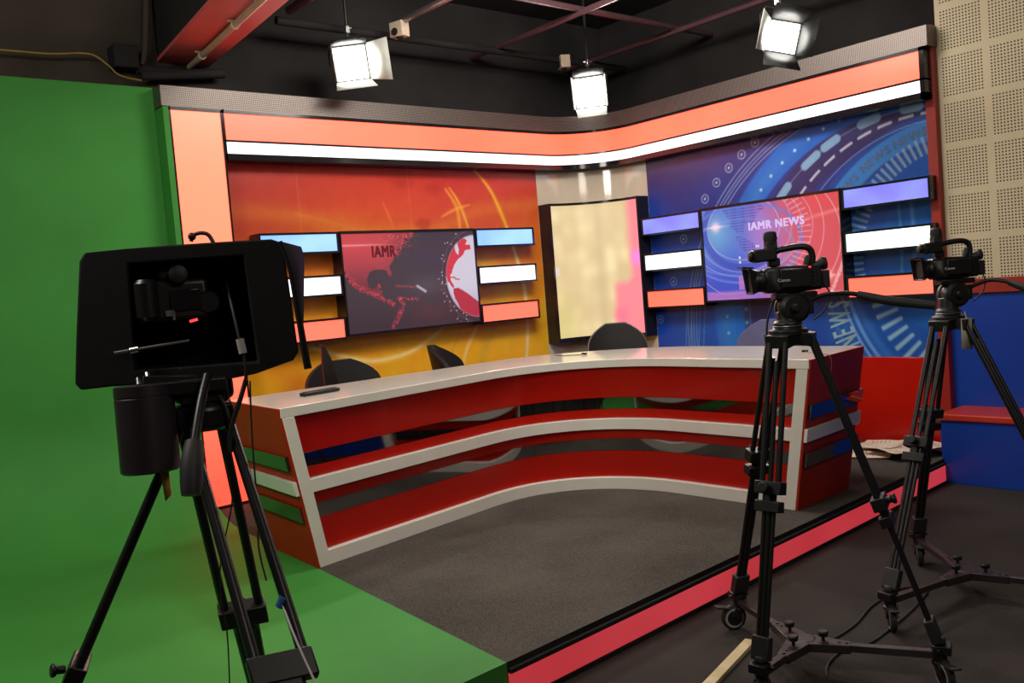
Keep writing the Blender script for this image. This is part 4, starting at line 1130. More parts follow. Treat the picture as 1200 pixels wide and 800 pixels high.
# ------------------------------------------------------------------ camera supports
def support(label, apex, feet, clampf, group, crown_r=.062, twin=.030, lug=.05, tube_r=.010, low=True):
    t = thing('tripod', label, 'tripod', (apex[0], apex[1], feet[0][2]), group=group)
    A = V(apex)
    mb = MB().lathe(A + V((0, 0, -.034)), (0, 0, 1), [(0, crown_r * .7), (.010, crown_r * .95), (.034, crown_r * 1.0), (.038, crown_r * 1.1), (.056, crown_r * 1.1), (.060, crown_r * .85), (.066, crown_r * .8)], 24)
    for f in feet:
        d = V((f[0] - A.x, f[1] - A.y, 0)).normalized()
        mb.bar(A + V((0, 0, -.008)) + d * crown_r * .5, A + V((0, 0, -.016)) + d * (crown_r + lug * .5), twin * 2 + .028, .046)
    obj('crown', mb, M_['blackmetal'], t, bevel=.006)
    for f, cf in zip(feet, clampf):
        F = V(f); d = V((F.x - A.x, F.y - A.y, 0)).normalized()
        S = A + V((0, 0, -.018)) + d * (crown_r + lug * .36)
        s = V((-d.y, d.x, 0)); Cc = S.lerp(F, cf); ax = (F - S).normalized()
        E = F + V((0, 0, .0))
        mb = MB()
        for k in (-1, 1): mb.tube([S + s * twin * k, Cc + s * twin * k], tube_r, 12)
        mb.tube([S.lerp(F, .06), F.lerp(S, .05)], tube_r * .9, 12)
        if low:
            for k in (-1, 1): mb.tube([Cc + s * twin * .62 * k, F.lerp(S, .06) + s * twin * .5 * k], tube_r * .75, 10)
        L = obj('leg', mb, M_['blackmetal'], t)
        w_ = twin * 2 + .040
        mb = MB().bar(Cc - ax * .022, Cc + ax * .022, w_, .046).bar(Cc + ax * .045, Cc + ax * .082, w_ * .92, .042)
        mb.bar(Cc - ax * .0, Cc + ax * .07, .022, .030)
        out = ax.cross(s).normalized()
        if out.dot(d) < 0: out = -out
        mb.lathe(Cc + out * .02, out, [(0, .012), (.02, .012), (.022, .018), (.034, .018)], 12)
        obj('leg_clamp', mb, M_['black'], L, bevel=.005)
        mb = MB().bar(F.lerp(S, .085), F.lerp(S, .012), twin * 1.4 + .022, .034).lathe(F + V((0, 0, .0)), (0, 0, 1), [(0, .012), (.012, .022), (.03, .018)], 12)
        obj('foot', mb, M_['rubber'], L, bevel=.004)
    return t
def fluid_head(t, base, top, fwd, pan, grip_from, r=.045):
    """ball base, drum, plate and pan handle between the tripod crown and the camera"""
    B, T_ = V(base), V(top); H = T_.z - B.z; fw = V((fwd[0], fwd[1], 0)).normalized(); sd = V((-fw.y, fw.x, 0))
    c = V((T_.x, T_.y, 0))
    mb = MB().lathe(V((B.x, B.y, B.z - .005)), (0, 0, 1), [(0, .040), (.010, .050), (.022, .050), (.030, .040), (H * .5, .036)], 22)
    m = V((T_.x, T_.y, B.z + H * .54)); r = .056
    mb.lathe(m - sd * .050, sd, [(0, r * .72), (.010, r * .95), (.034, r), (.038, r * .9), (.062, r * .9), (.066, r), (.090, r * .95), (.100, r * .72)], 28)
    mb.box(m + V((0, 0, .006)) - fw * .026, (.085, .060, .062), basis(fw))
    h = obj('fluid_head', mb, M_['black'], t, bevel=.004)
    obj('camera_plate', MB().box(V((T_.x, T_.y, T_.z - .014)) - fw * .01, (.15, .058, .022), basis(fw)), M_['blackmetal'], h, bevel=.004)
    for k in (-1, 1): obj('tension_knob', MB().lathe(m + sd * .050 * k + fw * .005, sd * k, [(0, .016), (.012, .016), (.015, .010), (.024, .010)], 14), M_['black'], h)
    obj('level_ring', MB().lathe(V((B.x, B.y, B.z + .002)), (0, 0, 1), [(0, .048), (.003, .0515), (.007, .048)], 24), M_['greypipe'], h)
    P_ = smooth_path(pan)
    k = int(len(P_) * grip_from)
    hd = obj('pan_handle', MB().tube([m - fw * .03] + P_, .0085, 12), M_['blackmetal'], h)
    G = P_[k:]
    obj('grip', MB().tube(G, [.013 + .003 * math.sin(PI * i / max(1, len(G) - 1)) for i in range(len(G))], 14), M_['rubber'], hd)

def dolly(label, hub, ends, group, turn):
    t = thing('tripod_dolly', label, 'dolly', (hub[0], hub[1], 0), group=group)
    H = V(hub)
    mb = MB().lathe(H + V((0, 0, -.018)), (0, 0, 1), [(0, .045), (.006, .052), (.03, .052), (.036, .045)], 24)
    for e in ends:
        d = V((e[0] - H.x, e[1] - H.y, 0)).normalized(); s = V((-d.y, d.x, 0))
        z = V((0, 0, 1)); o_ = [H + d * .03 + s * .045, H + d * .17 + s * .020, H + d * .17 - s * .020, H + d * .03 - s * .045]
        mb.loft([p + z * -.016 for p in o_], [p + z * .016 for p in o_])
    obj('hub', mb, M_['dollymetal'], t, bevel=.003)
    for e in ends:
        d = V((e[0] - H.x, e[1] - H.y, 0)).normalized(); s = V((-d.y, d.x, 0))
        obj('lock_knob', MB().lathe(H + d * .075 + V((0, 0, .016)), (0, 0, 1), [(0, .006), (.016, .006), (.018, .017), (.032, .019), (.036, .015)], 14), M_['black'], t)
        obj('bolt', MB().lathe(H + d * .13 + V((0, 0, .015)), (0, 0, 1), [(0, .006), (.004, .006)], 8).lathe(H + d * .155 + V((0, 0, .015)), (0, 0, 1), [(0, .006), (.004, .006)], 8), M_['rubber'], t)
    for i, e in enumerate(ends):
        E = V(e); d = V((E.x - H.x, E.y - H.y, 0)).normalized(); s = V((-d.y, d.x, 0))
        arm = obj('arm', MB().bar(H + d * .12, E - d * .0, .030, .026), M_['dollymetal'], t, bevel=.003)
        mb = MB().lathe(E + V((0, 0, -.018)), (0, 0, 1), [(0, .022), (.03, .026), (.05, .024)], 16)
        mb.box(E + d * .012 + V((0, 0, .022)), (.05, .06, .03), basis(d)); mb.tube([E - s * .045 + V((0, 0, .025)), E + s * .045 + V((0, 0, .025))], .006, 8)
        obj('foot_cup', mb, M_['black'], arm, bevel=.003)
        th = turn[i]; f = V((math.cos(th), math.sin(th), 0)); w = V((-f.y, f.x, 0)); R0 = .052
        c = E + f * .028; c.z = R0
        ca = obj('castor', MB().lathe(c - w * .012, w, [(0, R0 - .014), (.002, R0 - .006), (.005, R0), (.019, R0), (.022, R0 - .006), (.024, R0 - .014)], 28), M_['rubber'], arm)
        mb = MB()
        for k in (-1, 1): mb.lathe(c + w * .0122 * k, w * k, [(0, R0 - .013), (.0015, R0 - .012)], 24)
        obj('wheel_ring', mb, M_['hubring'], ca)
        mb = MB()
        for k in (-1, 1): mb.lathe(c + w * .0138 * k, w * k, [(0, R0 - .020), (.002, R0 - .022)], 22)
        for k in (-1, 1): mb.bar(c + w * .021 * k, E + w * .018 * k + V((0, 0, -.024)) + f * .006, .034, .005, up=w)
        mb.lathe(E + V((0, 0, -.040)), (0, 0, 1), [(0, .018), (.006, .028), (.016, .028), (.024, .014)], 18)
        obj('fork', mb, M_['black'], ca, bevel=.0015)
        mb = MB().bar(c + V((0, 0, .040)) + f * .02, c + V((0, 0, .052)) + f * .075, .034, .008)
        obj('brake_pedal', mb, M_['rubber'], ca, bevel=.002)

def camcorder(label, loc, fwd, group, tally=True):
    R = basis((fwd[0], fwd[1], fwd[2]))
    t = thing('camcorder', label, 'camera', loc, R, group)
    mb = MB()
    # chamfered body, section in yz swept along x
    def sec(x, hw, z0, z1, c=.012):
        return [(x, -hw, z0 + c), (x, -hw + c, z0), (x, hw - c, z0), (x, hw, z0 + c), (x, hw, z1 - c), (x, hw - c, z1), (x, -hw + c, z1), (x, -hw, z1 - c)]
    S_ = [sec(-.105, .030, .012, .078), sec(-.098, .037, .006, .088), (sec(-.03, .040, .002, .094)), sec(.05, .042, .002, .096), sec(.085, .040, .004, .092), sec(.095, .034, .010, .086)]
    mb.grid(S_, 0, True); mb.add(S_[0], [tuple(range(8))]); mb.add(S_[-1], [tuple(range(8))[::-1]])
    body = obj('body', mb, M_['black'], t, False)
    obj('display_flap', MB().box((-.005, .047, .052), (.105, .012, .066)), M_['blackmetal'], body, False, bevel=.004)
    vs, fs, w = text_mb('Canon', .0165, .0006)
    obj('lettering', MB().add([(.060 - x, .0545 + q, .042 + y) for x, y, q in vs], fs), M_['screenink'], body, False, smooth=False)['label'] = 'white maker lettering'
    mb = MB()
    for k in range(5): mb.lathe((-.07 + k * .0, .0415, .02 + k * .013), (0, 1, 0), [(0, .0035), (.003, .003)], 8)
    obj('button_row', mb, M_['rubber'], body, False)
    obj('lens_barrel', MB().lathe((.090, 0, .050), (1, 0, 0), [(0, .038), (.010, .041), (.014, .039), (.030, .039), (.032, .042), (.044, .042), (.05, .036)], 28), M_['black'], t, False)
    mb = MB()
    o_ = [(.128, -.040, .014), (.128, .040, .014), (.128, .040, .086), (.128, -.040, .086)]
    q_ = [(.146, -.047, .004), (.146, .047, .004), (.158, .047, .100), (.158, -.047, .100)]
    i_ = [(x, y * .9, .05 + (z - .05) * .9) for x, y, z in q_]; k_ = [(x, y * .8, .05 + (z - .05) * .8) for x, y, z in o_]
    mb.grid([o_, q_, i_, k_], 0, True); mb.add(k_, [(0, 1, 2, 3)]); mb.add(o_, [(3, 2, 1, 0)])
    hood = obj('lens_hood', mb, M_['black'], t, False, bevel=.002)
    obj('visor', MB().add([(.138, -.046, .100), (.138, .046, .100), (.176, .040, .105), (.176, -.040, .105), (.138, -.046, .095), (.138, .046, .095), (.176, .040, .102), (.176, -.040, .102)], [(0, 1, 2, 3), (7, 6, 5, 4), (0, 4, 5, 1), (1, 5, 6, 2), (2, 6, 7, 3), (3, 7, 4, 0)]), M_['black'], hood, False)
    # top handle
    path = smooth_path([(.055, 0, .092), (.055, 0, .125), (.045, 0, .150), (.0, 0, .158), (-.045, 0, .160), (-.074, 0, .150), (-.083, 0, .122), (-.078, 0, .088)])
    h = obj('top_handle', MB().tube(path, .0115, 12), M_['black'], t, False)
    mb = MB(); mb.box((.088, 0, .140), (.080, .058, .046), basis((1, 0, -.06))); mb.box((.055, 0, .112), (.040, .035, .03))
    mb.lathe((.126, 0, .138), (1, 0, 0), [(0, .020), (.012, .020), (.016, .014)], 16)
    obj('audio_unit', mb, M_['black'], h, False, bevel=.008)
    mb = MB().box((.062, .0, .172), (.038, .040, .028)); mb.tube([(.045, .0, .186), (.062, .0, .196), (.078, .0, .202)], [.018, .020, .019], 14); mb.lathe((.062, .0, .168), (0, 0, 1), [(0, .020), (.030, .024), (.048, .022), (.054, .016)], 18)
    obj('microphone_holder', mb, M_['rubber'], h, False, bevel=.003)
    obj('eyepiece', MB().tube([(-.085, 0, .082), (-.112, 0, .094), (-.118, 0, .095)], [.017, .018, .023], 16).tube([(-.116, 0, .095), (-.128, 0, .096)], [.024, .022], 18), M_['rubber'], t, False)
    obj('zoom_rocker', MB().lathe((-.06, 0, .094), (-.3, 0, 1), [(0, .012), (.024, .014), (.034, .010)], 14), M_['rubber'], t, False)
    obj('battery', MB().box((-.115, 0, .040), (.036, .050, .062)), M_['rubber'], t, False, bevel=.005)
    if tally: obj('tally_light', MB().box((-.058, .0415, .086), (.007, .004, .006)), M_['tally'], t, False)['label'] = 'small glowing red lamp'
    obj('cord', MB().tube(smooth_path([(-.105, .025, .03), (-.125, .03, -.01), (-.11, .035, -.06), (-.06, .045, -.10)]), .003, 8), M_['rubber'], t, False)
    return t

# --- nearer video camera
hub1 = (2.765, 1.83, .10)
ends1 = [(2.937, 2.228, .115), (2.930, 1.407, .115), (2.435, 1.775, .115)]
dolly('three-wheeled black dolly under the nearer video camera tripod, in front of the desk end', hub1, ends1, 'camera dollies', (2.6, -2.2, -2.9))
feet1 = [(x, y, .145) for x, y, z in ends1]
sup1 = support('tall black camera tripod on the nearer dolly, before the right end of the desk', K['apex1'], feet1, (.42, .54, .46), 'camera tripods')
FW1 = (-.765, .639, 0)
fluid_head(sup1, V(K['apex1']) + V((0, 0, .03)), V(K['cam1']) + V((0, 0, .004)), FW1, K['pan1'], .55)
camcorder('black camcorder with carrying handle in front of the blue wall television', K['cam1'], FW1, 'camcorders on tripods')
a1 = V(K['apex1'])
obj('head_cord', MB().tube(smooth_path([a1 + V((-.03, .03, .13)), a1 + V((-.05, .05, .05)), a1 + V((-.055, .06, -.10)), a1 + V((-.03, .10, -.35)), a1 + V((.02, .16, -.55))]), .004, 8), M_['rubber'], sup1)

# --- farther video camera
hub2 = (3.82, 1.70, .10)
ends2 = [(3.298, 1.771, .115), (4.11, 2.048, .115), (3.87, 1.20, .115)]
dolly('three-wheeled black dolly under the farther video camera tripod, beside the blue bench', hub2, ends2, 'camera dollies', (-2.5, -2.6, -1.8))
feet2 = [(x, y, .145) for x, y, z in ends2]
sup2 = support('tall black camera tripod on the farther dolly, with a card tag, by the blue bench', K['apex2'], feet2, (.45, .40, .64), 'camera tripods')
FW2 = (-.80, .60, 0)
fluid_head(sup2, V(K['apex2']) + V((0, 0, .03)), V(K['cam2']) + V((0, 0, .004)), FW2, K['pan2b'], .55)
camcorder('black camcorder with carrying handle in front of the beige perforated wall', K['cam2'], FW2, 'camcorders on tripods', tally=False)
q = K['tag']
tg = thing('paper_tag', 'cream card tag hanging from the farther camera tripod', 'tag', q[0])
obj('card', MB().quad(*[V(p) for p in q]), M_['pillow_tag'], tg, solid=.002)
obj('string', MB().tube([(V(q[0]) + V(q[1])) / 2 + V((0, 0, -.006)), (V(q[0]) + V(q[1])) / 2 + V((.01, .01, .03)), V(K['apex2']) + V((.02, -.05, -.01))], .0015, 6), M_['whitewire'], tg)

# ------------------------------------------------------------------ teleprompter in the foreground
def prism(mb, a_, b_, mi=0): return mb.loft([V(p) for p in a_], [V(p) for p in b_], mi)
t = thing('teleprompter', 'large black fabric teleprompter hood on a tripod in the left foreground', 'teleprompter', V(K['head2']) - V((0, 0, .05)))
# hood: outer skin + rear rim with a rectangular opening + recess
hr = [V(p) for p in K['hood_rear']]; hf = [V(p) for p in K['hood_front']]; rc = [V(p) for p in K['recess']]; rb = [V(p) for p in K['recess_back']]
bm = bmesh.new()
ov = [bm.verts.new(p) for p in hr]; fv = [bm.verts.new(p) for p in hf]; iv = [bm.verts.new(p) for p in rc]; bv = [bm.verts.new(p) for p in rb]
n = len(ov)
oe = [bm.edges.new((ov[i], ov[(i + 1) % n])) for i in range(n)]; ie = [bm.edges.new((iv[i], iv[(i + 1) % 4])) for i in range(4)]
bmesh.ops.triangle_fill(bm, edges=oe + ie, use_beauty=True)
for i in range(n): bm.faces.new((ov[i], ov[(i + 1) % n], fv[(i + 1) % n], fv[i]))
for i in range(4): bm.faces.new((iv[i], iv[(i + 1) % 4], bv[(i + 1) % 4], bv[i]))
bm.faces.new(bv); bm.faces.new(fv)
bm.verts.index_update()
mb = MB(); mb.add([v.co.copy() for v in bm.verts], [tuple(v.index for v in f.verts) for f in bm.faces]); bm.free()
obj('hood', mb, M_['fabric'], t, bevel=.004)
fl = [V(p) for p in K['flap']]
off = V((0, 0, 0)) + (fl[1] - fl[0]).cross(fl[4] - fl[0]).normalized() * .004
obj('side_flap', MB().add(fl, [(0, 1, 2, 3, 4, 5)]), M_['lilac'], t, solid=.004)['label'] = 'lilac grey side flap'
fe = smooth_path(K['flap_edge']); mb = MB()
nn = len(fe)
obj('flap_edge', mb.tube(fe, [.006 + .004 * (i / nn) for i in range(nn)], 8), M_['fabric'], t)
und = [V(p) for p in K['hood_rear'][12:16]]
obj('mount_plate', MB().bar(V(K['plate']) + V((-.11, .04, 0)), V(K['plate']) + V((.05, -.02, 0)), .11, .03).bar(V(K['plate']) + V((0, 0, .03)), V(K['plate']) + V((.06, .18, .04)), .10, .03), M_['blackmetal'], t, bevel=.003)
obj('cable_loop', MB().tube(smooth_path(K['loop']), .005, 8), M_['rubber'], t)
obj('loop_knob', MB().ball(K['loop_knob'], .010), M_['rubber'], t)
obj('support_rod', MB().tube(K['rod'], .0036, 10), M_['greypipe'], t)['label'] = 'thin metal rod'
obj('rod_collar', MB().tube(K['rod_collar'], .008, 12), M_['silver'], t)
w0, w1 = V(K['weight'][0]), V(K['weight'][1]); ax = (w1 - w0).normalized(); Lw = (w1 - w0).length; rw = .066
cw = obj('counterweight', MB().lathe(w0, ax, [(-.003, rw * .9), (0, rw), (Lw * .12, rw), (Lw * .125, rw * .985), (Lw * .14, rw * .985), (Lw * .145, rw), (Lw, rw), (Lw + .005, rw * .92)], 36), M_['weight'], t)
cw['label'] = 'black cylindrical counterweight'
obj('stud', MB().tube(K['weight_stud'], .006, 10).tube([V(K['weight_stud'][0]) + V((.02, -.01, 0)), V(K['weight_stud'][1]) + V((.02, -.01, .01))], .008, 10), M_['silver'], cw)
obj('arm', MB().bar(w0 + V((0, 0, .012)), V(K['plate']) + V((0, 0, .012)), .03, .022), M_['blackmetal'], t, bevel=.002)
s0, s1 = V(K['strap'][0]), V(K['strap'][1])
obj('strap', MB().add([s0 + V((-.008, .006, 0)), s0 + V((.008, -.006, 0)), s1 + V((.008, -.006, .004)), s1 + V((-.004, .003, -.010))], [(0, 1, 2, 3)]), M_['yellow'], t, solid=.003)['label'] = 'yellow strap end'

# camera inside the hood
ci = V(K['cam_in']); vd = (ci - V((0, 0, 1.46))); vd.z = 0; vd.normalize(); rt_ = V((vd.y, -vd.x, 0)); BZ = basis(vd)
t = thing('studio_camera', 'dark camera body seated inside the opening of the teleprompter hood', 'camera', ci, BZ)
obj('body', MB().box((0, 0, 0), (.14, .13, .10)).box((-.01, .02, .06), (.10, .06, .03)), M_['black'], t, False, bevel=.012, seg=3)
obj('grip', MB().lathe((-.06, .075, -.045), (0, 0, 1), [(0, .02), (.01, .028), (.09, .028), (.10, .02)], 20), M_['blackmetal'], t, False)
obj('viewfinder', MB().lathe((-.09, .0, .062), (1, 0, 0), [(0, .016), (.004, .022), (.05, .020)], 18), M_['rubber'], t, False)
obj('rear_ring', MB().lathe((-.074, -.062, -.01), (1, 0, 0), [(0, .024), (.004, .028), (.03, .028)], 22), M_['blackmetal'], t, False)
obj('rear_screen', MB().box((-.073, -.01, .0), (.006, .07, .05)), M_['blackgloss'], t, False, bevel=.002)
obj('port_plate', MB().box((-.075, .028, -.030), (.004, .018, .014)).box((-.075, .019, -.036), (.004, .006, .022)), M_['greypipe'], t, False)
a_, b_ = V(K['tally'][0]), V(K['tally'][1])
obj('tally_light', MB().bar(a_, b_, .004, .006), M_['tally'], t)['label'] = 'small glowing red bar'
mic = t

# its tripod
t = thing('tripod', 'heavy black twin-tube tripod carrying the teleprompter in the left foreground', 'tripod', (K['bowl2'][0], K['bowl2'][1], 0), group=None)
B2 = V(K['bowl2'])
mb = MB().lathe(B2 + V((0, 0, -.035)), (0, 0, 1), [(0, .05), (.01, .062), (.055, .064), (.062, .056), (.07, .05)], 28)
mb.box(B2 + rt_ * .0, (.09, .13, .055), basis(vd))
obj('crown', mb, M_['blackmetal'], t, bevel=.006)
H2 = V(K['head2'])
mb = MB().box(H2, (.11, .11, .06), basis(vd)).lathe(H2 + V((0, 0, -.05)), (0, 0, 1), [(0, .05), (.03, .055), (.04, .045)], 24)
mb.lathe(H2 - rt_ * .07, rt_, [(0, .022), (.01, .028), (.13, .028), (.14, .022)], 20)
hd = obj('fluid_head', mb, M_['black'], t, bevel=.006)
P_ = smooth_path(K['pan2']); k = len(P_) // 2 + 1
ph = obj('pan_handle', MB().tube(P_, .0105, 14), M_['blackmetal'], hd)
G = P_[k:]; obj('grip', MB().tube(G, [.020 + .005 * math.sin(PI * (i + .6) / len(G)) for i in range(len(G))], 18), M_['rubber'], ph)
def big_leg(pts, twin):
    top_, cl, ft = [V(p) for p in pts]
    ax = (ft - top_).normalized(); s = rt_
    mb = MB()
    for k in (-1, 1): mb.tube([top_ + s * .046 * k, cl + s * twin * k], [.0125, .0125], 14)
    for k in (-1, 1): mb.tube([cl + s * twin * .55 * k, ft + s * twin * .35 * k], .0115, 12)
    L = obj('leg', mb, M_['blackmetal'], t)
    mb = MB()
    R = Matrix((s, ax.cross(s).normalized(), ax)).transposed()
    mb.box(cl, (twin * 2 + .036, .05, .062), R).box(cl + ax * .03, (twin * 1.3, .044, .04), R)
    mb.lathe(cl - ax.cross(s).normalized() * .02, -ax.cross(s).normalized(), [(0, .010), (.014, .010), (.017, .018), (.028, .018)], 12)
    obj('leg_clamp', mb, M_['black'], L, bevel=.006)
    obj('foot', MB().bar(ft - ax * .05, ft - ax * .004, .05, .034), M_['rubber'], L, bevel=.006)
big_leg(K['legB'], .046); big_leg(K['legC'], .050)
top_, cl, ft = [V(p) for p in K['legA']]
ax = (ft - top_).normalized(); yv = vd
mb = MB()
for k in (-1, 1): mb.tube([top_ + yv * .026 * k, cl + yv * .040 * k], .0115, 14)
for k in (-1, 1): mb.tube([cl + yv * .02 * k, ft + yv * .016 * k], .0105, 12)
L = obj('leg', mb, M_['blackmetal'], t)
R = Matrix((yv, ax.cross(yv).normalized(), ax)).transposed()
obj('leg_clamp', MB().box(cl, (.12, .042, .075), R).lathe(cl + V((-.02, 0, .02)), (-1, 0, .2), [(0, .010), (.02, .010), (.022, .016), (.032, .016)], 12), M_['black'], L, bevel=.005)
obj('foot', MB().bar(ft - ax * .05, ft - ax * .004, .05, .034), M_['rubber'], L, bevel=.006)
tag(obj('blue_tape', MB().lathe(V(K['hangwhite'][0]), ax, [(-.012, .010), (.012, .010)], 12), M_['bluetape']), 'bit of blue tape on the white cord beside the teleprompter tripod leg', 'tape')

# hanging cables
for nm, m, r, lab in (('hang1', 'rubber', .0022, 'thin black cable hanging from the hood edge in front of the desk end'),
                      ('hang2', 'rubber', .0018, 'long thin black cable hanging between the teleprompter tripod legs'),
                      ('hang3', 'rubber', .0062, 'thick black cable running from the hood down to the teleprompter tripod crown'),
                      ('hang4', 'rubber', .0045, 'black cable arching over the right shoulder of the teleprompter tripod crown'),
                      ('hangwhite', 'whitewire', .0025, 'white cord hanging beside the right leg of the teleprompter tripod')):
    tag(obj('hanging_cable', MB().tube(smooth_path(K[nm]), r, 8), M_[m]), lab, 'cable', 'cables hanging from the teleprompter')
cb = obj('hanging_cable', MB().tube(smooth_path(K['cable_in']), .0035, 8), M_['rubber']); tag(cb, 'black cable with white sleeve down the right part of the teleprompter hood', 'cable', 'cables hanging from the teleprompter')
obj('sleeve', MB().tube(K['cable_label'], .0095, 12), M_['labelwhite'], cb)['label'] = 'white cable sleeve'

# ------------------------------------------------------------------ studio lamps
def studio_lamp(label, pos, aim, roll, doors, watts, w=.125):
    p = V(pos); f = (V(aim) - p).normalized(); R = basis(f) @ Matrix.Rotation(math.radians(roll), 3, 'X')
    t = thing('studio_lamp', label, 'studio lamp', p, R, 'studio lamps under the ceiling')
    h = w
    mb = MB(); o0 = [(-.16, -.07, -.06), (-.16, .07, -.06), (-.16, .07, .06), (-.16, -.07, .06)]
    o1 = [(-.02, -w, -h), (-.02, w, -h), (-.02, w, h), (-.02, -w, h)]; o2 = [(0.02, -w, -h), (.02, w, -h), (.02, w, h), (.02, -w, h)]
    i2 = [(.02, -w * .92, -h * .92), (.02, w * .92, -h * .92), (.02, w * .92, h * .92), (.02, -w * .92, h * .92)]
    i1 = [(-.10, -.06, -.05), (-.10, .06, -.05), (-.10, .06, .05), (-.10, -.06, .05)]
    mb.grid([o0, o1, o2, i2, i1], 0, True); mb.add(o0, [(3, 2, 1, 0)]); mb.add(i1, [(0, 1, 2, 3)])
    obj('housing', mb, M_['lamphousing'], t, False)
    obj('diffuser', MB().add([(.012, -w * .9, -h * .9), (.012, w * .9, -h * .9), (.012, w * .9, h * .9), (.012, -w * .9, h * .9), (.004, -w * .9, -h * .9), (.004, w * .9, -h * .9), (.004, w * .9, h * .9), (.004, -w * .9, h * .9)], [(0, 1, 2, 3), (7, 6, 5, 4), (0, 4, 5, 1), (1, 5, 6, 2), (2, 6, 7, 3), (3, 7, 4, 0)]), M_['lampwhite'], t, False)
    def door(side, L, ang, flare, lit=True):
        """side: 'top' 'bottom' 'left' 'right' as the lamp sees it"""
        a_ = math.radians(ang); c, s_ = math.cos(a_), math.sin(a_)
        if side in ('top', 'bottom'):
            k = 1 if side == 'top' else -1
            P = [(.02, -w, k * h), (.02, w, k * h), (.02 + L * c, w + flare, k * (h + L * s_)), (.02 + L * c, -w - flare, k * (h + L * s_))]
        else:
            k = 1 if side == 'left' else -1
            P = [(.02, k * w, -h), (.02, k * w, h), (.02 + L * c, k * (w + L * s_), h + flare), (.02 + L * c, k * (w + L * s_), -h - flare)]
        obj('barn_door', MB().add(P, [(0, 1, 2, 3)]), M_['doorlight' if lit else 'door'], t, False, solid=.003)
    for d in doors: door(*d)
    u = R.inverted() @ V((0, 0, 1))
    # yoke and hanger
    ya = V((-.06, w + .02, 0)); yb = V((-.06, -w - .02, 0)); top_ = V((-.06, 0, 0)) + u * .19
    obj('yoke', MB().tube([ya * 1.0, ya + u * .13, top_ + V((0, .08, 0)), top_ - V((0, .08, 0)), yb + u * .13, yb], .005, 8), M_['matblack'], t, False)
    P0 = p + R @ top_
    hg = obj('hanger', MB().tube([P0, V((P0.x, P0.y, 3.50))], .010, 8).tube([V((P0.x, P0.y, 3.46)), V((P0.x, P0.y, 3.95))], .012, 8), M_['blackmetal'], t)
    obj('clamp', MB().box(P0 + V((0, 0, .05)), (.03, .03, .05)).tube([P0 + V((-.03, .02, .06)), P0 + V((.03, -.02, .06))], .006, 8), M_['silver'], hg, bevel=.004)
    la = bpy.data.lights.new('lamp_glow', 'SPOT'); la.energy = watts; la.spot_size = math.radians(105); la.spot_blend = .6; la.color = (1.0, .93, .82); la.shadow_soft_size = .10
    lo = bpy.data.objects.new('lamp_glow', la); C.objects.link(lo); lo.parent = t
    lo.matrix_basis = Matrix.Translation((.03, 0, 0)) @ Matrix.Rotation(-PI / 2, 4, 'Y')
    return t
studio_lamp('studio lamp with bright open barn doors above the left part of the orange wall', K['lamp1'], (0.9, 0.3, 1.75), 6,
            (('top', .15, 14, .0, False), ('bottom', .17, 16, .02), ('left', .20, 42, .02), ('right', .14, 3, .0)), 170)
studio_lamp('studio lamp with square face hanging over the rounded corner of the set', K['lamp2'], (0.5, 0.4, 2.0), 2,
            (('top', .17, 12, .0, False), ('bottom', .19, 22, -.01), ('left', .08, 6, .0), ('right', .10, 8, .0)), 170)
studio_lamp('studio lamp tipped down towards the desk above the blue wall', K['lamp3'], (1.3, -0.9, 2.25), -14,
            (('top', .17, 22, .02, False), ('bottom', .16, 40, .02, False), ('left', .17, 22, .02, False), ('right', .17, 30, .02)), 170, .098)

# ------------------------------------------------------------------ ceiling pipes, boxes and bits on the back wall
def pipe(label, a_, b_, r=.024, m='pipe'):
    o = tag(obj('ceiling_pipe', MB().tube([a_, b_], r, 14), M_[m]), label, 'pipe', 'pipes of the ceiling grid'); return o
pipe('pale metal ceiling pipe running to the white box left of the middle lamp', (3.93, 1.0, 3.5), (3.80, 5.62, 3.5), m='greypipe')
pipe('red-lit ceiling pipe running above the middle lamp to the back', (4.92, 1.0, 3.5), (4.92, 6.19, 3.5))
pipe('red-lit ceiling pipe nearest the blue wall, running to the back', (6.04, 2.8, 3.5), (6.04, 6.19, 3.5))
pipe('short red-lit ceiling pipe just right of the red-lit beam', (2.99, 1.0, 3.52), (2.99, 5.75, 3.52), .03)
pipe('dark ceiling pipe crossing along the back above the orange wall', (2.93, 5.84, 3.47), (6.5, 5.84, 3.47), .03, 'matblack')
pipe('red-lit cross pipe between the middle lamp and the right lamp', (3.93, 4.84, 3.53), (6.5, 4.84, 3.53))
def junction(label, p, s_, rot):
    t = thing('junction_box', label, 'junction box', p, Matrix.Rotation(rot, 3, 'Z'), 'boxes on the ceiling pipes')
    obj('casing', MB().box((0, 0, 0), (s_ * .8, s_ * 1.1, s_)), M_['ivory'], t, False, bevel=.006)
    obj('socket', MB().lathe((-s_ * .405, .01, -.02), (-1, 0, 0), [(0, .028), (.006, .028)], 16).lathe((0, 0, -s_ / 2 - .001), (0, 0, -1), [(0, .03), (.01, .02)], 14), M_['matblack'], t, False)
junction('pale box on the end of the metal pipe left of the middle lamp', K['jbox1'], .11, .3)
junction('pale box on the pipe just above the middle lamp', K['jbox2'], .11, -.5)
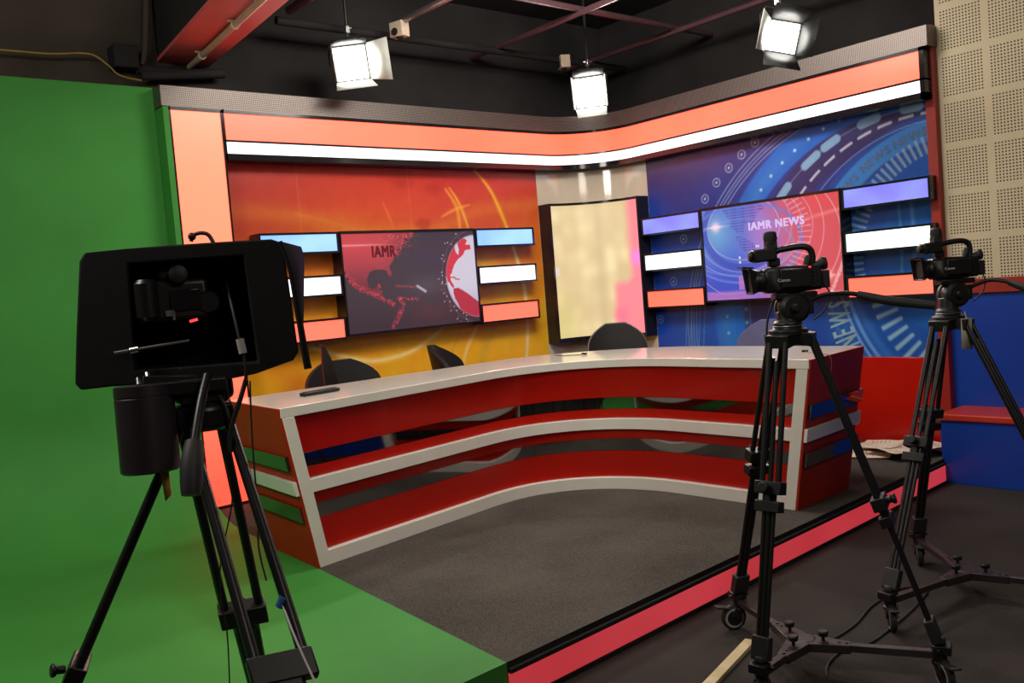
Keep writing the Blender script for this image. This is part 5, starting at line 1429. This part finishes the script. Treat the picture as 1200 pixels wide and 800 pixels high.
# beam conduit
t = thing('conduit', 'grey conduit pipe with clips along the underside of the red-lit ceiling beam', 'conduit', (2.3, 4.9, 3.17))
cx_ = lambda y: 2.28 + (y - 4.77) * .09
obj('tube', MB().tube([(cx_(.6), .6, 3.172), (cx_(6.15), 6.15, 3.172)], .020, 14), M_['conduit'], t)
for y in (5.15, 4.0, 5.85): obj('clip', MB().lathe((cx_(y), y - .012, 3.172), (.09, 1, 0), [(0, .027), (.024, .027)], 14).box((cx_(y), y, 3.192), (.09, .02, .012)), M_['ivory'], t)
tag(obj('wall_cable', MB().tube(smooth_path(K['wcable']), .006, 8), M_['yellowcable']), 'dull yellow cable along the dark wall above the green screen', 'cable')
tag(obj('wall_pipe', MB().tube(K['wpipeA'], .030, 12), M_['matblack']), 'upper black pipe on the dark wall at the end of the red-lit beam', 'pipe', 'black pipes on the dark wall')
tag(obj('wall_pipe', MB().tube(K['wpipeB'], .034, 12), M_['matblack']), 'lower thick black pipe just above the fascia at the end of the red-lit beam', 'pipe', 'black pipes on the dark wall')
tag(obj('wall_pipe', MB().tube(smooth_path(K['wpipeV']), .022, 12), M_['brownblack']), 'upright dark pipe on the wall left of the red-lit beam', 'pipe', 'black pipes on the dark wall')
w0, w1 = V(K['wbox'][0]), V(K['wbox'][1])
tag(obj('wall_bracket', MB().bx(w0.x, w1.x, 6.05, 6.2, w1.z, w0.z), M_['matblack'], bevel=.01), 'dark square bracket on the wall above the green screen beside the upright pipe', 'bracket')

# ------------------------------------------------------------------ camera
cam = bpy.data.cameras.new('camera'); cam.sensor_width = 36.0; cam.sensor_fit = 'HORIZONTAL'
cam.lens = 1045.0 / 1200.0 * 36.0; cam.clip_start = 0.05
co = bpy.data.objects.new('camera', cam); C.objects.link(co)
ya, pi_, ro = .8797, -.0575, -.0808
F_ = V((0, math.cos(pi_), math.sin(pi_))); R0 = V((1, 0, 0)); U0 = R0.cross(F_)
R1 = R0 * math.cos(ro) + U0 * math.sin(ro); U1 = -R0 * math.sin(ro) + U0 * math.cos(ro)
Mw = Matrix(((math.sin(ya), math.cos(ya), 0), (-math.cos(ya), math.sin(ya), 0), (0, 0, 1)))
R1, U1, F_ = Mw @ R1, Mw @ U1, Mw @ F_
co.matrix_basis = Matrix.Translation((0, 0, 1.46)) @ Matrix((R1, U1, -F_)).transposed().to_4x4()
bpy.context.scene.camera = co

# ------------------------------------------------------------------ light
def area(name, loc, aim, sx, sy, watts, col):
    la = bpy.data.lights.new(name, 'AREA'); la.shape = 'RECTANGLE'; la.size = sx; la.size_y = sy; la.energy = watts; la.color = col
    o = bpy.data.objects.new(name, la); C.objects.link(o); o.location = loc
    o.rotation_euler = (V(aim) - V(loc)).to_track_quat('-Z', 'Y').to_euler(); return o
area('key_softlight', (2.0, 2.2, 3.7), (3.4, 4.2, .6), 1.2, 1.0, 45, (1.0, .94, .84))
area('desk_end_fill', (-0.6, 3.0, 3.3), (1.9, 4.5, .6), 1.2, .9, 62, (1.0, .94, .86))  # unseen fill added from the left to brighten the desk end
area('set_wash', (3.5, 3.6, 3.6), (4.0, 6.0, 1.6), 1.8, .5, 58, (1.0, .93, .84))
area('set_wash', (3.9, 3.6, 3.6), (6.05, 4.1, 1.6), 1.6, .5, 60, (1.0, .93, .86))
area('rear_fill', (1.2, -1.5, 3.6), (4.2, 2.4, .8), 1.5, 1.0, 44, (1.0, .90, .80))  # unseen fill added behind the camera to lift foreground and bench
w = bpy.data.worlds.new('world'); bpy.context.scene.world = w; w.use_nodes = True
w.node_tree.nodes['Background'].inputs['Color'].default_value = (.9, .8, .75, 1)
w.node_tree.nodes['Background'].inputs['Strength'].default_value = 0.02

sc = bpy.context.scene
sc.view_settings.view_transform = 'Standard'; sc.view_settings.look = 'None'
sc.view_settings.gamma = 1.0; sc.view_settings.use_curve_mapping = False; sc.view_settings.exposure = 0.0
